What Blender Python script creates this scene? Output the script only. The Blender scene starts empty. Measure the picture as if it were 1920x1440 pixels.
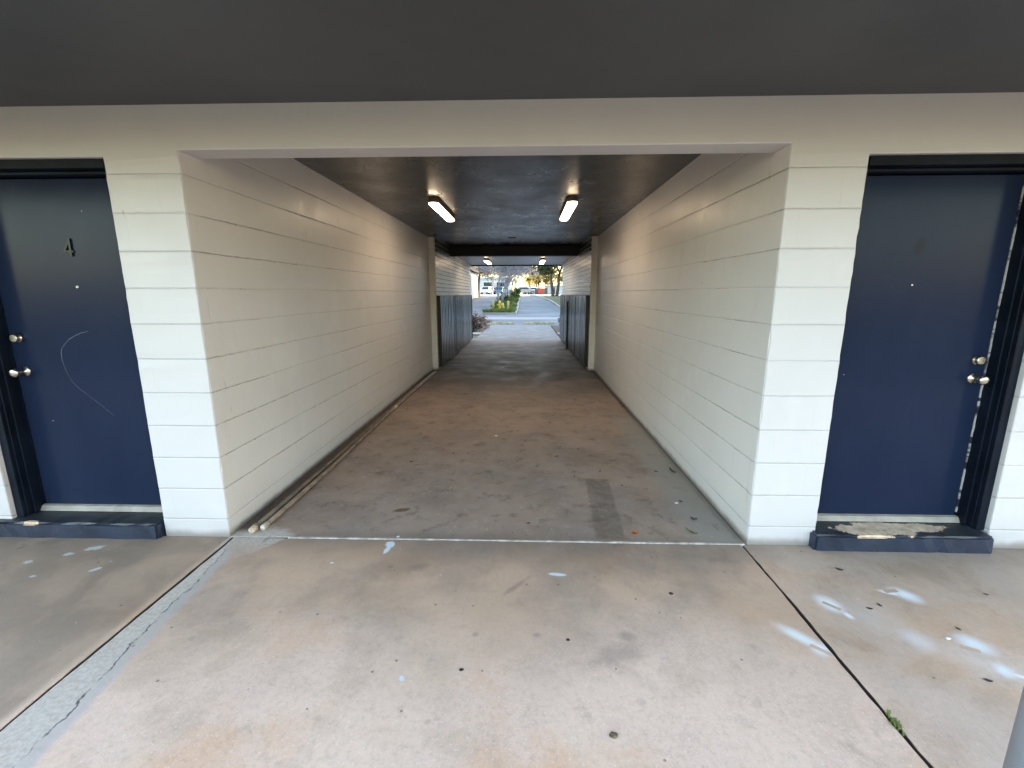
import bpy, bmesh, math, random
from mathutils import Vector, Matrix
C = bpy.context.scene.collection
R = math.radians
random.seed(7)

# ---------------------------------------------------------------- mesh helper
class MB:
    def __init__(s): s.v = []; s.f = []; s.mi = []
    def face(s, pts, mi=0):
        n = len(s.v); s.v += [tuple(p) for p in pts]; s.f.append(tuple(range(n, n+len(pts)))); s.mi.append(mi)
    def mesh(s, vs, fs, mi=0):
        n = len(s.v); s.v += [tuple(p) for p in vs]
        for f in fs: s.f.append(tuple(n+i for i in f)); s.mi.append(mi)
    def box(s, x0, x1, y0, y1, z0, z1, mi=0):
        vs = [(x0,y0,z0),(x1,y0,z0),(x1,y1,z0),(x0,y1,z0),(x0,y0,z1),(x1,y0,z1),(x1,y1,z1),(x0,y1,z1)]
        s.mesh(vs, [(0,3,2,1),(4,5,6,7),(0,1,5,4),(1,2,6,5),(2,3,7,6),(3,0,4,7)], mi)
    def tube(s, pts, rad, n=8, cap=True, mi=0):
        pts = [Vector(p) for p in pts]
        if not hasattr(rad, '__len__'): rad = [rad]*len(pts)
        vs = []; prev = None
        for i, p in enumerate(pts):
            d = (pts[min(i+1, len(pts)-1)] - pts[max(i-1, 0)])
            if d.length < 1e-9: d = Vector((0,0,1))
            d.normalize()
            if prev is None:
                a = d.orthogonal().normalized()
            else:
                a = prev - d*prev.dot(d)
                a = a.normalized() if a.length > 1e-6 else d.orthogonal().normalized()
            prev = a; b = d.cross(a)
            for k in range(n):
                t = 2*math.pi*k/n
                vs.append(p + (a*math.cos(t)+b*math.sin(t))*rad[i])
        fs = []
        for i in range(len(pts)-1):
            for k in range(n):
                fs.append((i*n+k, i*n+(k+1)%n, (i+1)*n+(k+1)%n, (i+1)*n+k))
        if cap:
            fs.append(tuple(reversed(range(n)))); fs.append(tuple((len(pts)-1)*n+k for k in range(n)))
        s.mesh(vs, fs, mi)
    def lathe(s, prof, n=24, loc=(0,0,0), axis='Z', mi=0):
        vs = []
        for r, h in prof:
            for k in range(n):
                t = 2*math.pi*k/n; a, b = r*math.cos(t), r*math.sin(t)
                if axis == 'Z': q = (a, b, h)
                elif axis == 'Y': q = (a, h, b)
                else: q = (h, a, b)
                vs.append((q[0]+loc[0], q[1]+loc[1], q[2]+loc[2]))
        fs = []
        for i in range(len(prof)-1):
            for k in range(n): fs.append((i*n+k, i*n+(k+1)%n, (i+1)*n+(k+1)%n, (i+1)*n+k))
        fs.append(tuple(reversed(range(n)))); fs.append(tuple((len(prof)-1)*n+k for k in range(n)))
        s.mesh(vs, fs, mi)
    def prism(s, poly, h0, h1, axis='Z', mi=0):
        def q(a, b, h):
            return (a, b, h) if axis == 'Z' else ((a, h, b) if axis == 'Y' else (h, a, b))
        n = len(poly)
        vs = [q(a, b, h0) for a, b in poly] + [q(a, b, h1) for a, b in poly]
        fs = [tuple(reversed(range(n))), tuple(range(n, 2*n))] + [(i, (i+1)%n, n+(i+1)%n, n+i) for i in range(n)]
        s.mesh(vs, fs, mi)
    def build(s, name, mat=None, parent=None, smooth=False, bevel=0, fix=True):
        me = bpy.data.meshes.new(name)
        me.from_pydata(s.v, [], s.f)
        mats = mat if isinstance(mat, (list, tuple)) else [mat]
        for m in mats:
            if m: me.materials.append(m)
        if len(mats) > 1: me.polygons.foreach_set('material_index', s.mi)
        if fix:
            bm = bmesh.new(); bm.from_mesh(me)
            bmesh.ops.remove_doubles(bm, verts=bm.verts, dist=1e-5)
            bmesh.ops.recalc_face_normals(bm, faces=bm.faces)
            bm.to_mesh(me); bm.free()
        if smooth:
            me.polygons.foreach_set('use_smooth', [True]*len(me.polygons))
        o = bpy.data.objects.new(name, me); C.objects.link(o)
        if parent: o.parent = parent
        if bevel:
            b = o.modifiers.new('Bevel', 'BEVEL'); b.width = bevel; b.segments = 2; b.limit_method = 'ANGLE'; b.angle_limit = R(50)
        if smooth == 'auto':
            pass
        return o

def tag(o, label=None, cat=None, group=None, kind=None):
    if label: o['label'] = label
    if cat: o['category'] = cat
    if group: o['group'] = group
    if kind: o['kind'] = kind
    return o
def empty(name, loc=(0,0,0), label=None, cat=None, group=None, rz=0):
    o = bpy.data.objects.new(name, None); C.objects.link(o)
    o.location = loc; o.rotation_euler = (0,0,rz); o.empty_display_size = .2
    return tag(o, label, cat, group)
def children(o): return [c for c in bpy.data.objects if c.parent == o]
def copy_tree(o, parent=None):
    c = o.copy(); C.objects.link(c); c.parent = parent
    for ch in children(o): copy_tree(ch, c)
    return c

# ---------------------------------------------------------------- shader helper
class NT:
    def __init__(s, name):
        s.m = bpy.data.materials.new(name); s.m.use_nodes = True
        s.t = s.m.node_tree; s.t.nodes.clear()
        s.out = s.t.nodes.new('ShaderNodeOutputMaterial')
        s.co = s.t.nodes.new('ShaderNodeTexCoord').outputs['Object']
    def n(s, t, **k):
        x = s.t.nodes.new(t)
        for a, b in k.items(): setattr(x, a, b)
        return x
    def put(s, sock, v):
        if v is None: return
        if hasattr(v, 'is_linked'): s.t.links.new(v, sock)
        else:
            try: sock.default_value = v
            except Exception: sock.default_value = tuple(v) + (1,)
    def math(s, op, a, b=None, c=None, clamp=False):
        x = s.n('ShaderNodeMath', operation=op, use_clamp=clamp)
        s.put(x.inputs[0], a)
        if b is not None: s.put(x.inputs[1], b)
        if c is not None: s.put(x.inputs[2], c)
        return x.outputs[0]
    def add(s, a, b): return s.math('ADD', a, b)
    def sub(s, a, b): return s.math('SUBTRACT', a, b)
    def mul(s, a, b): return s.math('MULTIPLY', a, b)
    def ss(s, v, a, b, o0=0., o1=1.):
        x = s.n('ShaderNodeMapRange', interpolation_type='SMOOTHSTEP')
        s.put(x.inputs['Value'], v); x.inputs['From Min'].default_value = a; x.inputs['From Max'].default_value = b
        x.inputs['To Min'].default_value = o0; x.inputs['To Max'].default_value = o1
        return x.outputs[0]
    def sep(s, v=None):
        x = s.n('ShaderNodeSeparateXYZ'); s.put(x.inputs[0], v or s.co); return x.outputs
    def comb(s, x, y, z):
        c = s.n('ShaderNodeCombineXYZ'); s.put(c.inputs[0], x); s.put(c.inputs[1], y); s.put(c.inputs[2], z); return c.outputs[0]
    def map(s, loc=(0,0,0), rot=(0,0,0), sc=(1,1,1), v=None, kind='TEXTURE'):
        x = s.n('ShaderNodeMapping', vector_type=kind)
        s.put(x.inputs[0], v or s.co); x.inputs['Location'].default_value = loc; x.inputs['Rotation'].default_value = rot; x.inputs['Scale'].default_value = sc
        return x.outputs[0]
    def noise(s, sc, det=4, rough=.55, v=None, dist=0, col=False):
        x = s.n('ShaderNodeTexNoise'); s.put(x.inputs['Vector'], v or s.co)
        x.inputs['Scale'].default_value = sc; x.inputs['Detail'].default_value = det; x.inputs['Roughness'].default_value = rough; x.inputs['Distortion'].default_value = dist
        return x.outputs['Color' if col else 'Fac']
    def vor(s, sc, v=None, rnd=1.0):
        x = s.n('ShaderNodeTexVoronoi'); s.put(x.inputs['Vector'], v or s.co); x.inputs['Scale'].default_value = sc; x.inputs['Randomness'].default_value = rnd
        return x.outputs['Distance'], x.outputs['Color']
    def mix(s, f, a, b, blend='MIX'):
        x = s.n('ShaderNodeMix', data_type='RGBA', blend_type=blend, clamp_factor=True)
        s.put(x.inputs[0], f); s.put(x.inputs[6], a); s.put(x.inputs[7], b); return x.outputs[2]
    def ramp(s, v, stops):
        x = s.n('ShaderNodeValToRGB'); s.put(x.inputs[0], v)
        e = x.color_ramp.elements
        while len(e) < len(stops): e.new(.5)
        for i, (p, c) in enumerate(stops): e[i].position = p; e[i].color = tuple(c)+(1,)
        return x.outputs[0]
    def bump(s, h, strength=.5, dist=.01, nrm=None):
        x = s.n('ShaderNodeBump'); x.inputs['Strength'].default_value = strength; x.inputs['Distance'].default_value = dist
        s.put(x.inputs['Height'], h)
        if nrm: s.put(x.inputs['Normal'], nrm)
        return x.outputs[0]
    def bsdf(s, col, rough=.6, nrm=None, metal=0, spec=.5, coat=None, trans=None):
        x = s.n('ShaderNodeBsdfPrincipled')
        s.put(x.inputs['Base Color'], col); s.put(x.inputs['Roughness'], rough); s.put(x.inputs['Metallic'], metal)
        s.put(x.inputs['Specular IOR Level'], spec)
        if nrm: s.put(x.inputs['Normal'], nrm)
        sh = x.outputs[0]
        if trans:
            t = s.n('ShaderNodeBsdfTranslucent'); s.put(t.inputs[0], col)
            mx = s.n('ShaderNodeMixShader'); mx.inputs[0].default_value = trans
            s.t.links.new(sh, mx.inputs[1]); s.t.links.new(t.outputs[0], mx.inputs[2]); sh = mx.outputs[0]
        s.t.links.new(sh, s.out.inputs[0]); return s.m

def rgb(h, k=1.0):  # sRGB 0-255 -> linear
    return tuple(((c/255/12.92) if c/255 <= .04045 else ((c/255+.055)/1.055)**2.4)*k for c in h)

def plain(name, col, rough=.6, metal=0, var=.25, sc=6, bump=0, trans=None, spec=.5):
    t = NT(name)
    n = t.noise(sc, 4)
    c = t.mix(t.ss(n, .3, .7), tuple(x*(1-var) for x in col), tuple(min(1, x*(1+var)) for x in col))
    nb = t.bump(t.noise(sc*6, 3), bump, .01) if bump else None
    return t.bsdf(c, rough, nb, metal, spec, trans=trans)

Z0 = .1193; CH = .2032
def block_mat(name, axis, col, zmax, crack, dirty=0, rough=.42):
    t = NT(name)
    X, Y, Z = t.sep(); H = Y if axis == 'Y' else X
    wob = t.mul(t.sub(t.noise(1.3, 3), .5), .012)
    wob2 = t.mul(t.sub(t.noise(22, 4), .5), .006)
    zz = t.add(t.add(Z, wob2), wob if axis == 'Y' else 0.0)
    cell = t.math('DIVIDE', t.sub(zz, Z0), CH)
    row = t.math('FLOOR', t.add(cell, .0))
    fr = t.math('ABSOLUTE', t.sub(t.math('FRACT', t.add(cell, .5)), .5))
    d = t.mul(fr, CH)                                    # metres from the bed joint
    lim = t.math('LESS_THAN', Z, zmax)
    # head joints in running bond
    hh = t.add(t.math('DIVIDE', t.add(H, wob2), .406), t.mul(t.math('MODULO', t.add(row, 40), 2), .5))
    dv = t.mul(t.math('ABSOLUTE', t.sub(t.math('FRACT', t.add(hh, 50.31)), .5)), .406)
    bed = t.mul(t.ss(d, .0015, .0075, 1, 0), lim)
    head = t.mul(t.mul(t.ss(dv, .001, .005, 1, 0), lim), .14 if axis == 'X' else .30)
    # thin dark opened crack, comes and goes along the joint
    cn = t.noise(.9, 4, .6, t.map(loc=(2,5,1), sc=(1,1,3.7), kind='POINT'))
    wid = t.noise(14, 3, .6, t.map(sc=(1,1,.5), kind='POINT'))
    if crack:
        soft = t.math('DIVIDE', d, t.add(t.mul(wid, .0046), .0002))
        crk = t.mul(t.mul(t.ss(soft, .5, 1.4, 1, 0), lim), t.ss(cn, .40, .62, .06, .72))
        crk = t.mul(crk, t.ss(t.noise(17, 4, .65), .36, .56, .25, 1))
        pit = t.mul(t.mul(t.ss(d, .004, .011, 1, 0), t.ss(t.noise(26, 3, .6, t.map(loc=(5,5,5), kind='POINT')), .66, .71)), t.mul(lim, .8))
        crk = t.math('MAXIMUM', crk, pit)
    else:
        soft = t.math('DIVIDE', d, t.add(t.mul(wid, .0022), .0004))
        crk = t.mul(t.mul(t.ss(soft, .5, 1.5, 1, 0), lim), t.ss(cn, .36, .62, .12, .5))
    crkv = t.mul(t.mul(t.ss(dv, .0004, .0016, 1, 0), t.ss(t.noise(2.2, 4, .7), .60, .72)), t.mul(lim, .35 if axis == 'X' else .6))
    base = t.mix(t.ss(t.noise(1.1, 5, .6), .3, .7), tuple(c*.95 for c in col), col)
    base = t.mix(t.mul(t.ss(t.noise(2.4, 6, .65, t.map(sc=(1,1,.35), kind='POINT')), .55, .8), .18+dirty*.25), base, (col[0]*.78, col[1]*.74, col[2]*.68))
    # scuffs: thin vertical-ish marks and sparse specks
    sc = t.noise(13, 3, .5, t.map(sc=(1,1,.18), kind='POINT'), 1.2)
    base = t.mix(t.mul(t.ss(sc, .73, .77), .35), base, (.16,.14,.12))
    vd, vc = t.vor(2.3)
    base = t.mix(t.mul(t.ss(vd, .012, .02, 1, 0), .8), base, (.09,.08,.075))
    # drips / paler roller patches
    base = t.mix(t.mul(t.ss(t.noise(1.7, 4, .6, t.map(sc=(1,1,.5), loc=(3,1,0), kind='POINT')), .58, .66), .25), base, tuple(min(.92, c*1.12) for c in col))
    base = t.mix(t.mul(crk, .85), base, (.12,.10,.085))
    base = t.mix(crkv, base, (.2,.17,.14))
    if dirty:
        base = t.mix(t.mul(t.ss(t.add(Z, t.mul(t.noise(3, 5, .6), -.3)), -.16, .12, 1, 0), .25), base, tuple(c*.62 for c in col))
        foot = t.mul(t.ss(t.add(Z, t.mul(t.noise(7, 5, .6), -.05)), -.02, .035, 1, 0), .85 if dirty > .5 else .7)
        base = t.mix(foot, base, (.16,.13,.10))
    hgt = t.sub(t.add(t.mul(t.noise(60, 4, .6), .12 if axis == 'X' else .22), t.mul(t.noise(9, 4), .22)), t.add(t.mul(bed, .8), t.add(head, t.mul(crk, 1.2))))
    nb = t.bump(hgt, .5, .006)
    rg = t.ss(t.noise(5, 4), .2, .8, rough-.07, rough+.1)
    return t.bsdf(base, rg, nb, spec=.5)

def brick_mat(name, col):
    t = NT(name)
    X, Y, Z = t.sep()
    v = t.comb(t.add(Y, t.mul(X, .999)), t.add(Z, .012), 0.0)
    wob = t.noise(7, 3, col=True)
    vm = t.n('ShaderNodeVectorMath', operation='MULTIPLY_ADD'); t.put(vm.inputs[0], wob); vm.inputs[1].default_value = (.012,.012,0); t.put(vm.inputs[2], v)
    b = t.n('ShaderNodeTexBrick'); t.put(b.inputs['Vector'], vm.outputs[0])
    b.inputs['Scale'].default_value = 1; b.inputs['Brick Width'].default_value = .235; b.inputs['Row Height'].default_value = .087
    b.inputs['Mortar Size'].default_value = .011; b.inputs['Mortar Smooth'].default_value = .35
    b.inputs['Color1'].default_value = (1,1,1,1); b.inputs['Color2'].default_value = (.55,.55,.55,1); b.inputs['Mortar'].default_value = (0,0,0,1)
    mort = b.outputs['Fac']
    open_ = t.mul(mort, t.ss(t.noise(5, 5, .7), .2, .5))
    c = t.mix(t.ss(t.noise(1.4, 4), .3, .7), tuple(x*.88 for x in col), col)
    c = t.mix(t.mul(t.ss(t.noise(6, 5, .7), .58, .75), .45), c, (col[0]*.55, col[1]*.5, col[2]*.46))
    c = t.mix(open_, c, (.055,.046,.04))
    h = t.add(t.mul(mort, -1.), t.add(t.mul(t.noise(30, 4), .25), t.mul(t.sep(b.outputs['Color'])[0], .35)))
    return t.bsdf(c, .30, t.bump(h, 1, .012), spec=.5)

def floor_mat():
    t = NT('stained_concrete')
    X, Y, Z = t.sep()
    big = t.noise(.75, 5, .6); mid = t.noise(2.6, 6, .65, dist=.4); fine = t.noise(38, 5, .7)
    pink, tan, grey = (.86,.615,.475), (.76,.435,.255), (.80,.565,.445)
    c = t.mix(t.ss(big, .38, .62), pink, grey)
    c = t.mix(t.mul(t.ss(t.noise(1.25, 5, .62, t.map(loc=(5,2,0), kind='POINT')), .5, .68), .75), c, tan)
    c = t.mix(t.mul(t.ss(mid, .50, .70), .40), c, (.46,.32,.22))
    c = t.mix(t.mul(t.ss(t.noise(9, 6, .7), .54, .72), .42), c, (.40,.285,.21))
    c = t.mix(t.mul(t.ss(t.noise(5, 6, .7, t.map(loc=(9,4,0), kind='POINT')), .58, .74), .3), c, (.60,.53,.48))
    c = t.mix(t.ss(fine, .42, .74, 0, .3), c, (.42,.30,.225))
    c = t.mix(t.mul(t.ss(t.noise(110, 2, .5), .6, .7), .4), c, (.92,.84,.76))
    c = t.mix(t.mul(t.ss(t.noise(95, 3, .6, t.map(loc=(3,8,0), kind='POINT')), .60, .66), t.ss(t.noise(1.6, 4, .6), .45, .65, .08, .4)), c, (.30,.22,.17))
    shel = t.add(Y, t.mul(t.sub(t.noise(1.15, 6, .6, t.map(loc=(1.3,4.1,0), kind='POINT')), .5), 1.5))
    shel = t.mul(t.ss(shel, -1.3, -.4), t.ss(X, 1.55, 1.62, 1, .7))
    c = t.mix(t.mul(shel, .72), c, t.mix(t.ss(t.noise(1.9, 6, .6, t.map(loc=(6,3,0), kind='POINT')), .36, .62), (.28,.2,.145), (.52,.34,.225)))
    # grime in the passage and a wetter, darker middle reach
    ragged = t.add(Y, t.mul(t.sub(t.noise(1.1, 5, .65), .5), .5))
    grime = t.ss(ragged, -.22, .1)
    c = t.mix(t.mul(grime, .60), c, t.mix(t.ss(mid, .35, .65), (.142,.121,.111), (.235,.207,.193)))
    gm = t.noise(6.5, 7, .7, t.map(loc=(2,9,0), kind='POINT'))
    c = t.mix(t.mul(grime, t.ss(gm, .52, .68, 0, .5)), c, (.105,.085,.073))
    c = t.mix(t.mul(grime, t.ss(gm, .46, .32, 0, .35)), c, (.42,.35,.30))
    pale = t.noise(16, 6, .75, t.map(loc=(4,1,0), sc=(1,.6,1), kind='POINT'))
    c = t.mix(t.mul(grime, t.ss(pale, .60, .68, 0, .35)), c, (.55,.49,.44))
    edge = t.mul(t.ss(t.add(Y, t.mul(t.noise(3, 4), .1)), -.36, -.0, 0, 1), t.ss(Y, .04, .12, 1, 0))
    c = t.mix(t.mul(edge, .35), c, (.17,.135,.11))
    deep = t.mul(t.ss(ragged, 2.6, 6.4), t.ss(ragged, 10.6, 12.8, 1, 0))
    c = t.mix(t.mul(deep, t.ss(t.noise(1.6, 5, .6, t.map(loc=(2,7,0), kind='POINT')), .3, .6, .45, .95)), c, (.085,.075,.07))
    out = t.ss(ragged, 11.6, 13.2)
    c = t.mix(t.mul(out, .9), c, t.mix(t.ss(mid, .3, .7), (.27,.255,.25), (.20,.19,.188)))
    # orange-brown run-off on both side slabs and the dark reach beside the right one
    sl = t.ss(X, -1.66, -1.6, 1, 0)
    c = t.mix(t.mul(sl, .74), c, t.mix(t.ss(mid, .4, .62), (.26,.19,.14), (.40,.28,.2)))
    sr = t.mul(t.ss(X, 1.55, 1.62), t.ss(t.noise(1.5, 5, .6), .3, .7, .3, 1))
    c = t.mix(t.mul(sr, .45), c, t.mix(t.ss(mid, .4, .65), (.54,.43,.35), (.38,.265,.18)))
    # repaired strip of paler cement along the left joint
    rag = t.add(t.add(X, t.mul(t.sub(t.noise(7, 5, .6), .5), .1)), t.mul(Y, .11))
    patch = t.mul(t.math('GREATER_THAN', X, -1.6), t.ss(rag, -1.575, -1.545, 1, 0))
    near0 = t.ss(Y, -.28, 0, 0, 1)
    patch2 = t.mul(t.math('GREATER_THAN', X, -1.62), t.ss(t.add(rag, t.mul(Y, -.9)), -1.245, -1.225, 1, 0))
    patch = t.math('MAXIMUM', patch, t.mul(patch2, near0))
    patch = t.mul(patch, t.ss(t.add(t.add(Y, t.mul(t.add(X, 1.45), .5)), t.mul(t.sub(t.noise(9, 5, .65), .5), .16)), .10, .20, 1, 0))
    agg = t.mix(t.ss(t.noise(55, 5, .7), .35, .7), (.66,.60,.53), (.42,.37,.32))
    agg = t.mix(t.mul(t.ss(t.noise(10, 4), .5, .7), .5), agg, (.62,.6,.57))
    c = t.mix(t.mul(patch, .7), c, agg)
    rim = t.mul(t.ss(t.math('ABSOLUTE', t.sub(rag, -1.535)), .006, .05, 1, 0), t.ss(Y, -.1, -.2))
    c = t.mix(t.mul(rim, .55), c, (.46,.455,.45))
    crackl = t.mul(t.ss(t.math('ABSOLUTE', t.sub(rag, -1.56)), .001, .006, 1, 0), t.ss(Y, -.1, -.2))
    c = t.mix(t.mul(crackl, t.ss(t.noise(6, 4, .7), .42, .55)), c, (.13,.12,.115))
    # dirt gutter under the pipes and along the right wall foot
    gut = t.mul(t.ss(t.add(X, t.mul(t.noise(6, 5, .6), .06)), -1.475, -1.45, 1, 0), t.mul(t.ss(Y, .04, .12), t.ss(Y, 6.2, 6.4, 1, 0)))
    c = t.mix(t.mul(gut, .9), c, t.mix(t.ss(fine, .3, .7), (.055,.042,.033), (.13,.1,.078)))
    gr = t.mul(t.ss(t.add(X, t.mul(t.sub(t.noise(5, 5, .65), .5), .09)), 1.55, 1.585), t.mul(t.ss(Y, .02, .1), t.ss(Y, 6.3, 6.5, 1, 0)))
    c = t.mix(t.mul(gr, .85), c, (.07,.055,.045))
    gr2 = t.mul(t.mul(t.ss(t.add(X, t.mul(t.noise(4, 4), .1)), 1.30, 1.47), t.ss(X, 1.6, 1.61, 1, 0)), t.mul(t.ss(Y, .0, .05), t.ss(Y, 2.4, 3.4, 1, 0)))
    c = t.mix(t.mul(gr2, .6), c, (.31,.30,.265))
    # scuffed dark rectangle
    q = t.sep(t.map(loc=(.82,.5,0), rot=(0,0,R(-3.5)), sc=(1,1,1)))
    ew = t.mul(t.sub(t.noise(14, 4), .5), .035)
    rx = t.ss(t.add(t.math('ABSOLUTE', q[0]), ew), .078, .108, 1, 0); ry = t.ss(t.add(t.math('ABSOLUTE', q[1]), ew), .44, .485, 1, 0)
    rect = t.mul(rx, ry)
    c = t.mix(t.mul(rect, t.ss(t.noise(11, 5, .7), .25, .65, .2, .55)), c, (.085,.068,.056))
    c = t.mix(t.mul(rect, t.mul(t.ss(t.noise(26, 3, .6, t.map(sc=(.7,2,1), kind='POINT'), 1), .62, .68), .5)), c, (.4,.35,.3))
    # old gum and drip spots, faint rings
    d1, c1 = t.vor(4.2); s1 = t.sep(c1)
    spot = t.mul(t.ss(t.add(d1, t.mul(t.noise(30, 2), .05)), .085, .12, 1, 0), t.math('GREATER_THAN', s1[0], .5))
    c = t.mix(t.mul(spot, t.mul(s1[1], .42)), c, (.15,.125,.105))
    d2, c2 = t.vor(11); s2 = t.sep(c2)
    spot2 = t.mul(t.ss(d2, .05, .085, 1, 0), t.math('GREATER_THAN', s2[0], .72))
    c = t.mix(t.mul(spot2, .6), c, (.07,.06,.055))
    d3, c3 = t.vor(14, t.map(loc=(1.7,.3,0), kind='POINT')); s3 = t.sep(c3)
    spot3 = t.mul(t.ss(t.add(d3, t.mul(t.noise(80, 2), .1)), .09, .13, 1, 0), t.math('GREATER_THAN', s3[0], .82))
    c = t.mix(t.mul(spot3, .5), c, (.74,.72,.69))
    d4, c4 = t.vor(5.3, t.map(loc=(.4,2.3,0), sc=(1,.35,1), rot=(0,0,.7), kind='POINT')); s4 = t.sep(c4)
    mk = t.mul(t.ss(t.add(d4, t.mul(t.noise(18, 4), .12)), .11, .16, 1, 0), t.math('GREATER_THAN', s4[0], .55))
    c = t.mix(t.mul(mk, .33), c, (.14,.115,.1))
    scr = t.noise(4, 6, .75, t.map(rot=(0,0,.6), sc=(5,.6,1), kind='POINT'), 1.5)
    c = t.mix(t.mul(t.ss(t.math('ABSOLUTE', t.sub(scr, .5)), .004, .012, 1, 0), t.mul(t.ss(t.noise(1.5, 3), .55, .7), .4)), c, (.15,.13,.11))
    # paint: overspray left by sprayed items, spills
    def blob(x, y, a, b, rot, soft=.55, nz=.25, k=1):
        v = t.map(loc=(x,y,0), rot=(0,0,R(rot)), sc=(a,b,1))
        s = t.sep(v); l = t.math('SQRT', t.add(t.mul(s[0], s[0]), t.mul(s[1], s[1])))
        l = t.add(l, t.mul(t.sub(t.noise(16, 4, .65), .5), nz*2))
        return t.mul(t.ss(l, 1-soft, 1+soft*.25, 1, 0), k)
    def bar(x, y, a, b, rot):
        s = t.sep(t.map(loc=(x,y,0), rot=(0,0,R(rot)), sc=(a,b,1)))
        return t.mul(t.ss(t.math('ABSOLUTE', s[0]), .85, 1, 1, 0), t.ss(t.math('ABSOLUTE', s[1]), .8, 1, 1, 0))
    spray = None
    for a in [(1.763,-.535,.075,.036,-70,.95), (1.80,-.615,.03,.012,-70,.8), (2.195,-.455,.07,.033,-50,.9), (2.13,-.44,.05,.012,-20,.7),
              (1.49,-.765,.105,.024,-48,.95), (1.535,-.83,.04,.03,-48,.9),
              (2.0,-.765,.085,.05,-58,1.,.2,.5), (2.225,-.785,.07,.04,-35,.9), (2.21,-.925,.04,.03,-40,.9), (2.25,-.955,.06,.008,-35,.8),
              (2.13,-.86,.2,.07,-40,1.,.3,.22), (1.9,-.67,.22,.1,-50,1.,.3,.16)]:
        b = blob(a[0], a[1], a[2]*1.2, a[3]*1.75, a[4], a[5], a[6] if len(a) > 6 else .22, a[7] if len(a) > 7 else .9)
        spray = b if spray is None else t.math('MAXIMUM', spray, b)
    for a in [(1.765,-.549,.042,.012,-47), (1.535,-.836,.046,.012,-44), (2.183,-.810,.036,.014,-28), (2.145,-.425,.04,.014,10)]:
        spray = t.mul(spray, t.sub(1.0, bar(*a)))
    c = t.mix(spray, c, (.88,.87,.87))
    for a in [(-.565,-.065,.032,.045,30,.3,1.1), (-.575,-.11,.02,.06,-12,.3,1.1), (-.55,.03,.012,.012,0,.3,.4), (.433,-.334,.05,.016,-5,.4,.4), (-.237,-1.033,.012,.016,30,.3,.5), (-.85,-.26,.012,.01,0,.4,.4)]:
        c = t.mix(blob(*a), c, (.66,.72,.78))
    for a in [(-2.45,-.22,.04,.016,20,.4,1.4), (-2.15,-.36,.03,.014,40,.4,1.4), (-2.43,-.43,.02,.012,0,.4,1.4), (-2.35,-.15,.06,.022,20,.5,1.6), (-2.6,-.3,.03,.02,20,.5,1.6)]:
        c = t.mix(t.mul(blob(*a), .7), c, (.66,.64,.6))
    c = t.mix(t.mul(blob(-.62,.385,.07,.03,20,.4,.6), .8), c, (.1,.055,.038))
    for a in [(.713,-.781,.05,.035,0), (.656,-.884,.16,.07,20), (-.353,-.289,.07,.04,20), (.206,-.445,.12,.02,50), (.033,-.789,.018,.018,0), (.31,-.782,.022,.018,0)]:
        c = t.mix(t.mul(blob(*a, .8, .5), .42), c, (.2,.16,.135))
    c = t.mix(t.ss(Z, -.0035, -.0075), c, (.10,.082,.068))
    h = t.add(t.mul(fine, .5), t.add(t.mul(mid, .6), t.mul(t.noise(150, 2), .3)))
    h = t.add(h, t.mul(patch, -.6))
    rg = t.ss(mid, .3, .7, .5, .78)
    rg = t.add(rg, t.mul(grime, .12))
    return t.bsdf(c, rg, t.bump(h, .35, .004), spec=.18)

def navy_mat(name, extra=None):
    t = NT(name)
    X, Y, Z = t.sep()
    c = t.mix(t.ss(t.noise(1.7, 5, .6, t.map(sc=(1,1,.4), kind='POINT')), .3, .7), (.0115,.0175,.042), (.016,.0235,.051))
    sm = t.ss(t.noise(2.2, 5, .65, t.map(loc=(4,0,2), kind='POINT')), .52, .72)
    d, col = t.vor(6.5); s = t.sep(col)
    c = t.mix(t.mul(t.ss(d, .012, .026, 1, 0), t.math('GREATER_THAN', s[0], .72)), c, (.42,.42,.43))
    scr = t.noise(3, 5, .7, t.map(sc=(3,1,.8), rot=(0,.5,0), kind='POINT'), 1.2)
    c = t.mix(t.mul(t.ss(t.math('ABSOLUTE', t.sub(scr, .5)), .001, .004, 1, 0), t.mul(t.ss(t.noise(1.9, 2), .62, .70), .12)), c, (.12,.13,.16))
    if extra == 'ghost':
        q = t.sep(t.map(loc=(2.47,0,1.77), rot=(0,R(20),0), sc=(.035,1,.06)))
        l = t.math('SQRT', t.add(t.mul(q[0], q[0]), t.mul(q[2], q[2])))
        c = t.mix(t.mul(t.ss(t.add(l, t.mul(t.noise(20, 4), .6)), .7, 1.4, 1, 0), .45), c, (.006,.007,.007))
    rg = t.add(t.ss(t.noise(2.6, 5, .6, t.map(sc=(1,1,.5), kind='POINT')), .3, .7, .15, .19), t.mul(sm, .03))
    h = t.add(t.mul(t.noise(3, 2), .9), t.mul(t.noise(70, 3, v=t.map(sc=(1,1,.15), kind='POINT')), .1))
    return t.bsdf(c, rg, t.bump(h, .06, .01), spec=.09)

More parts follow.
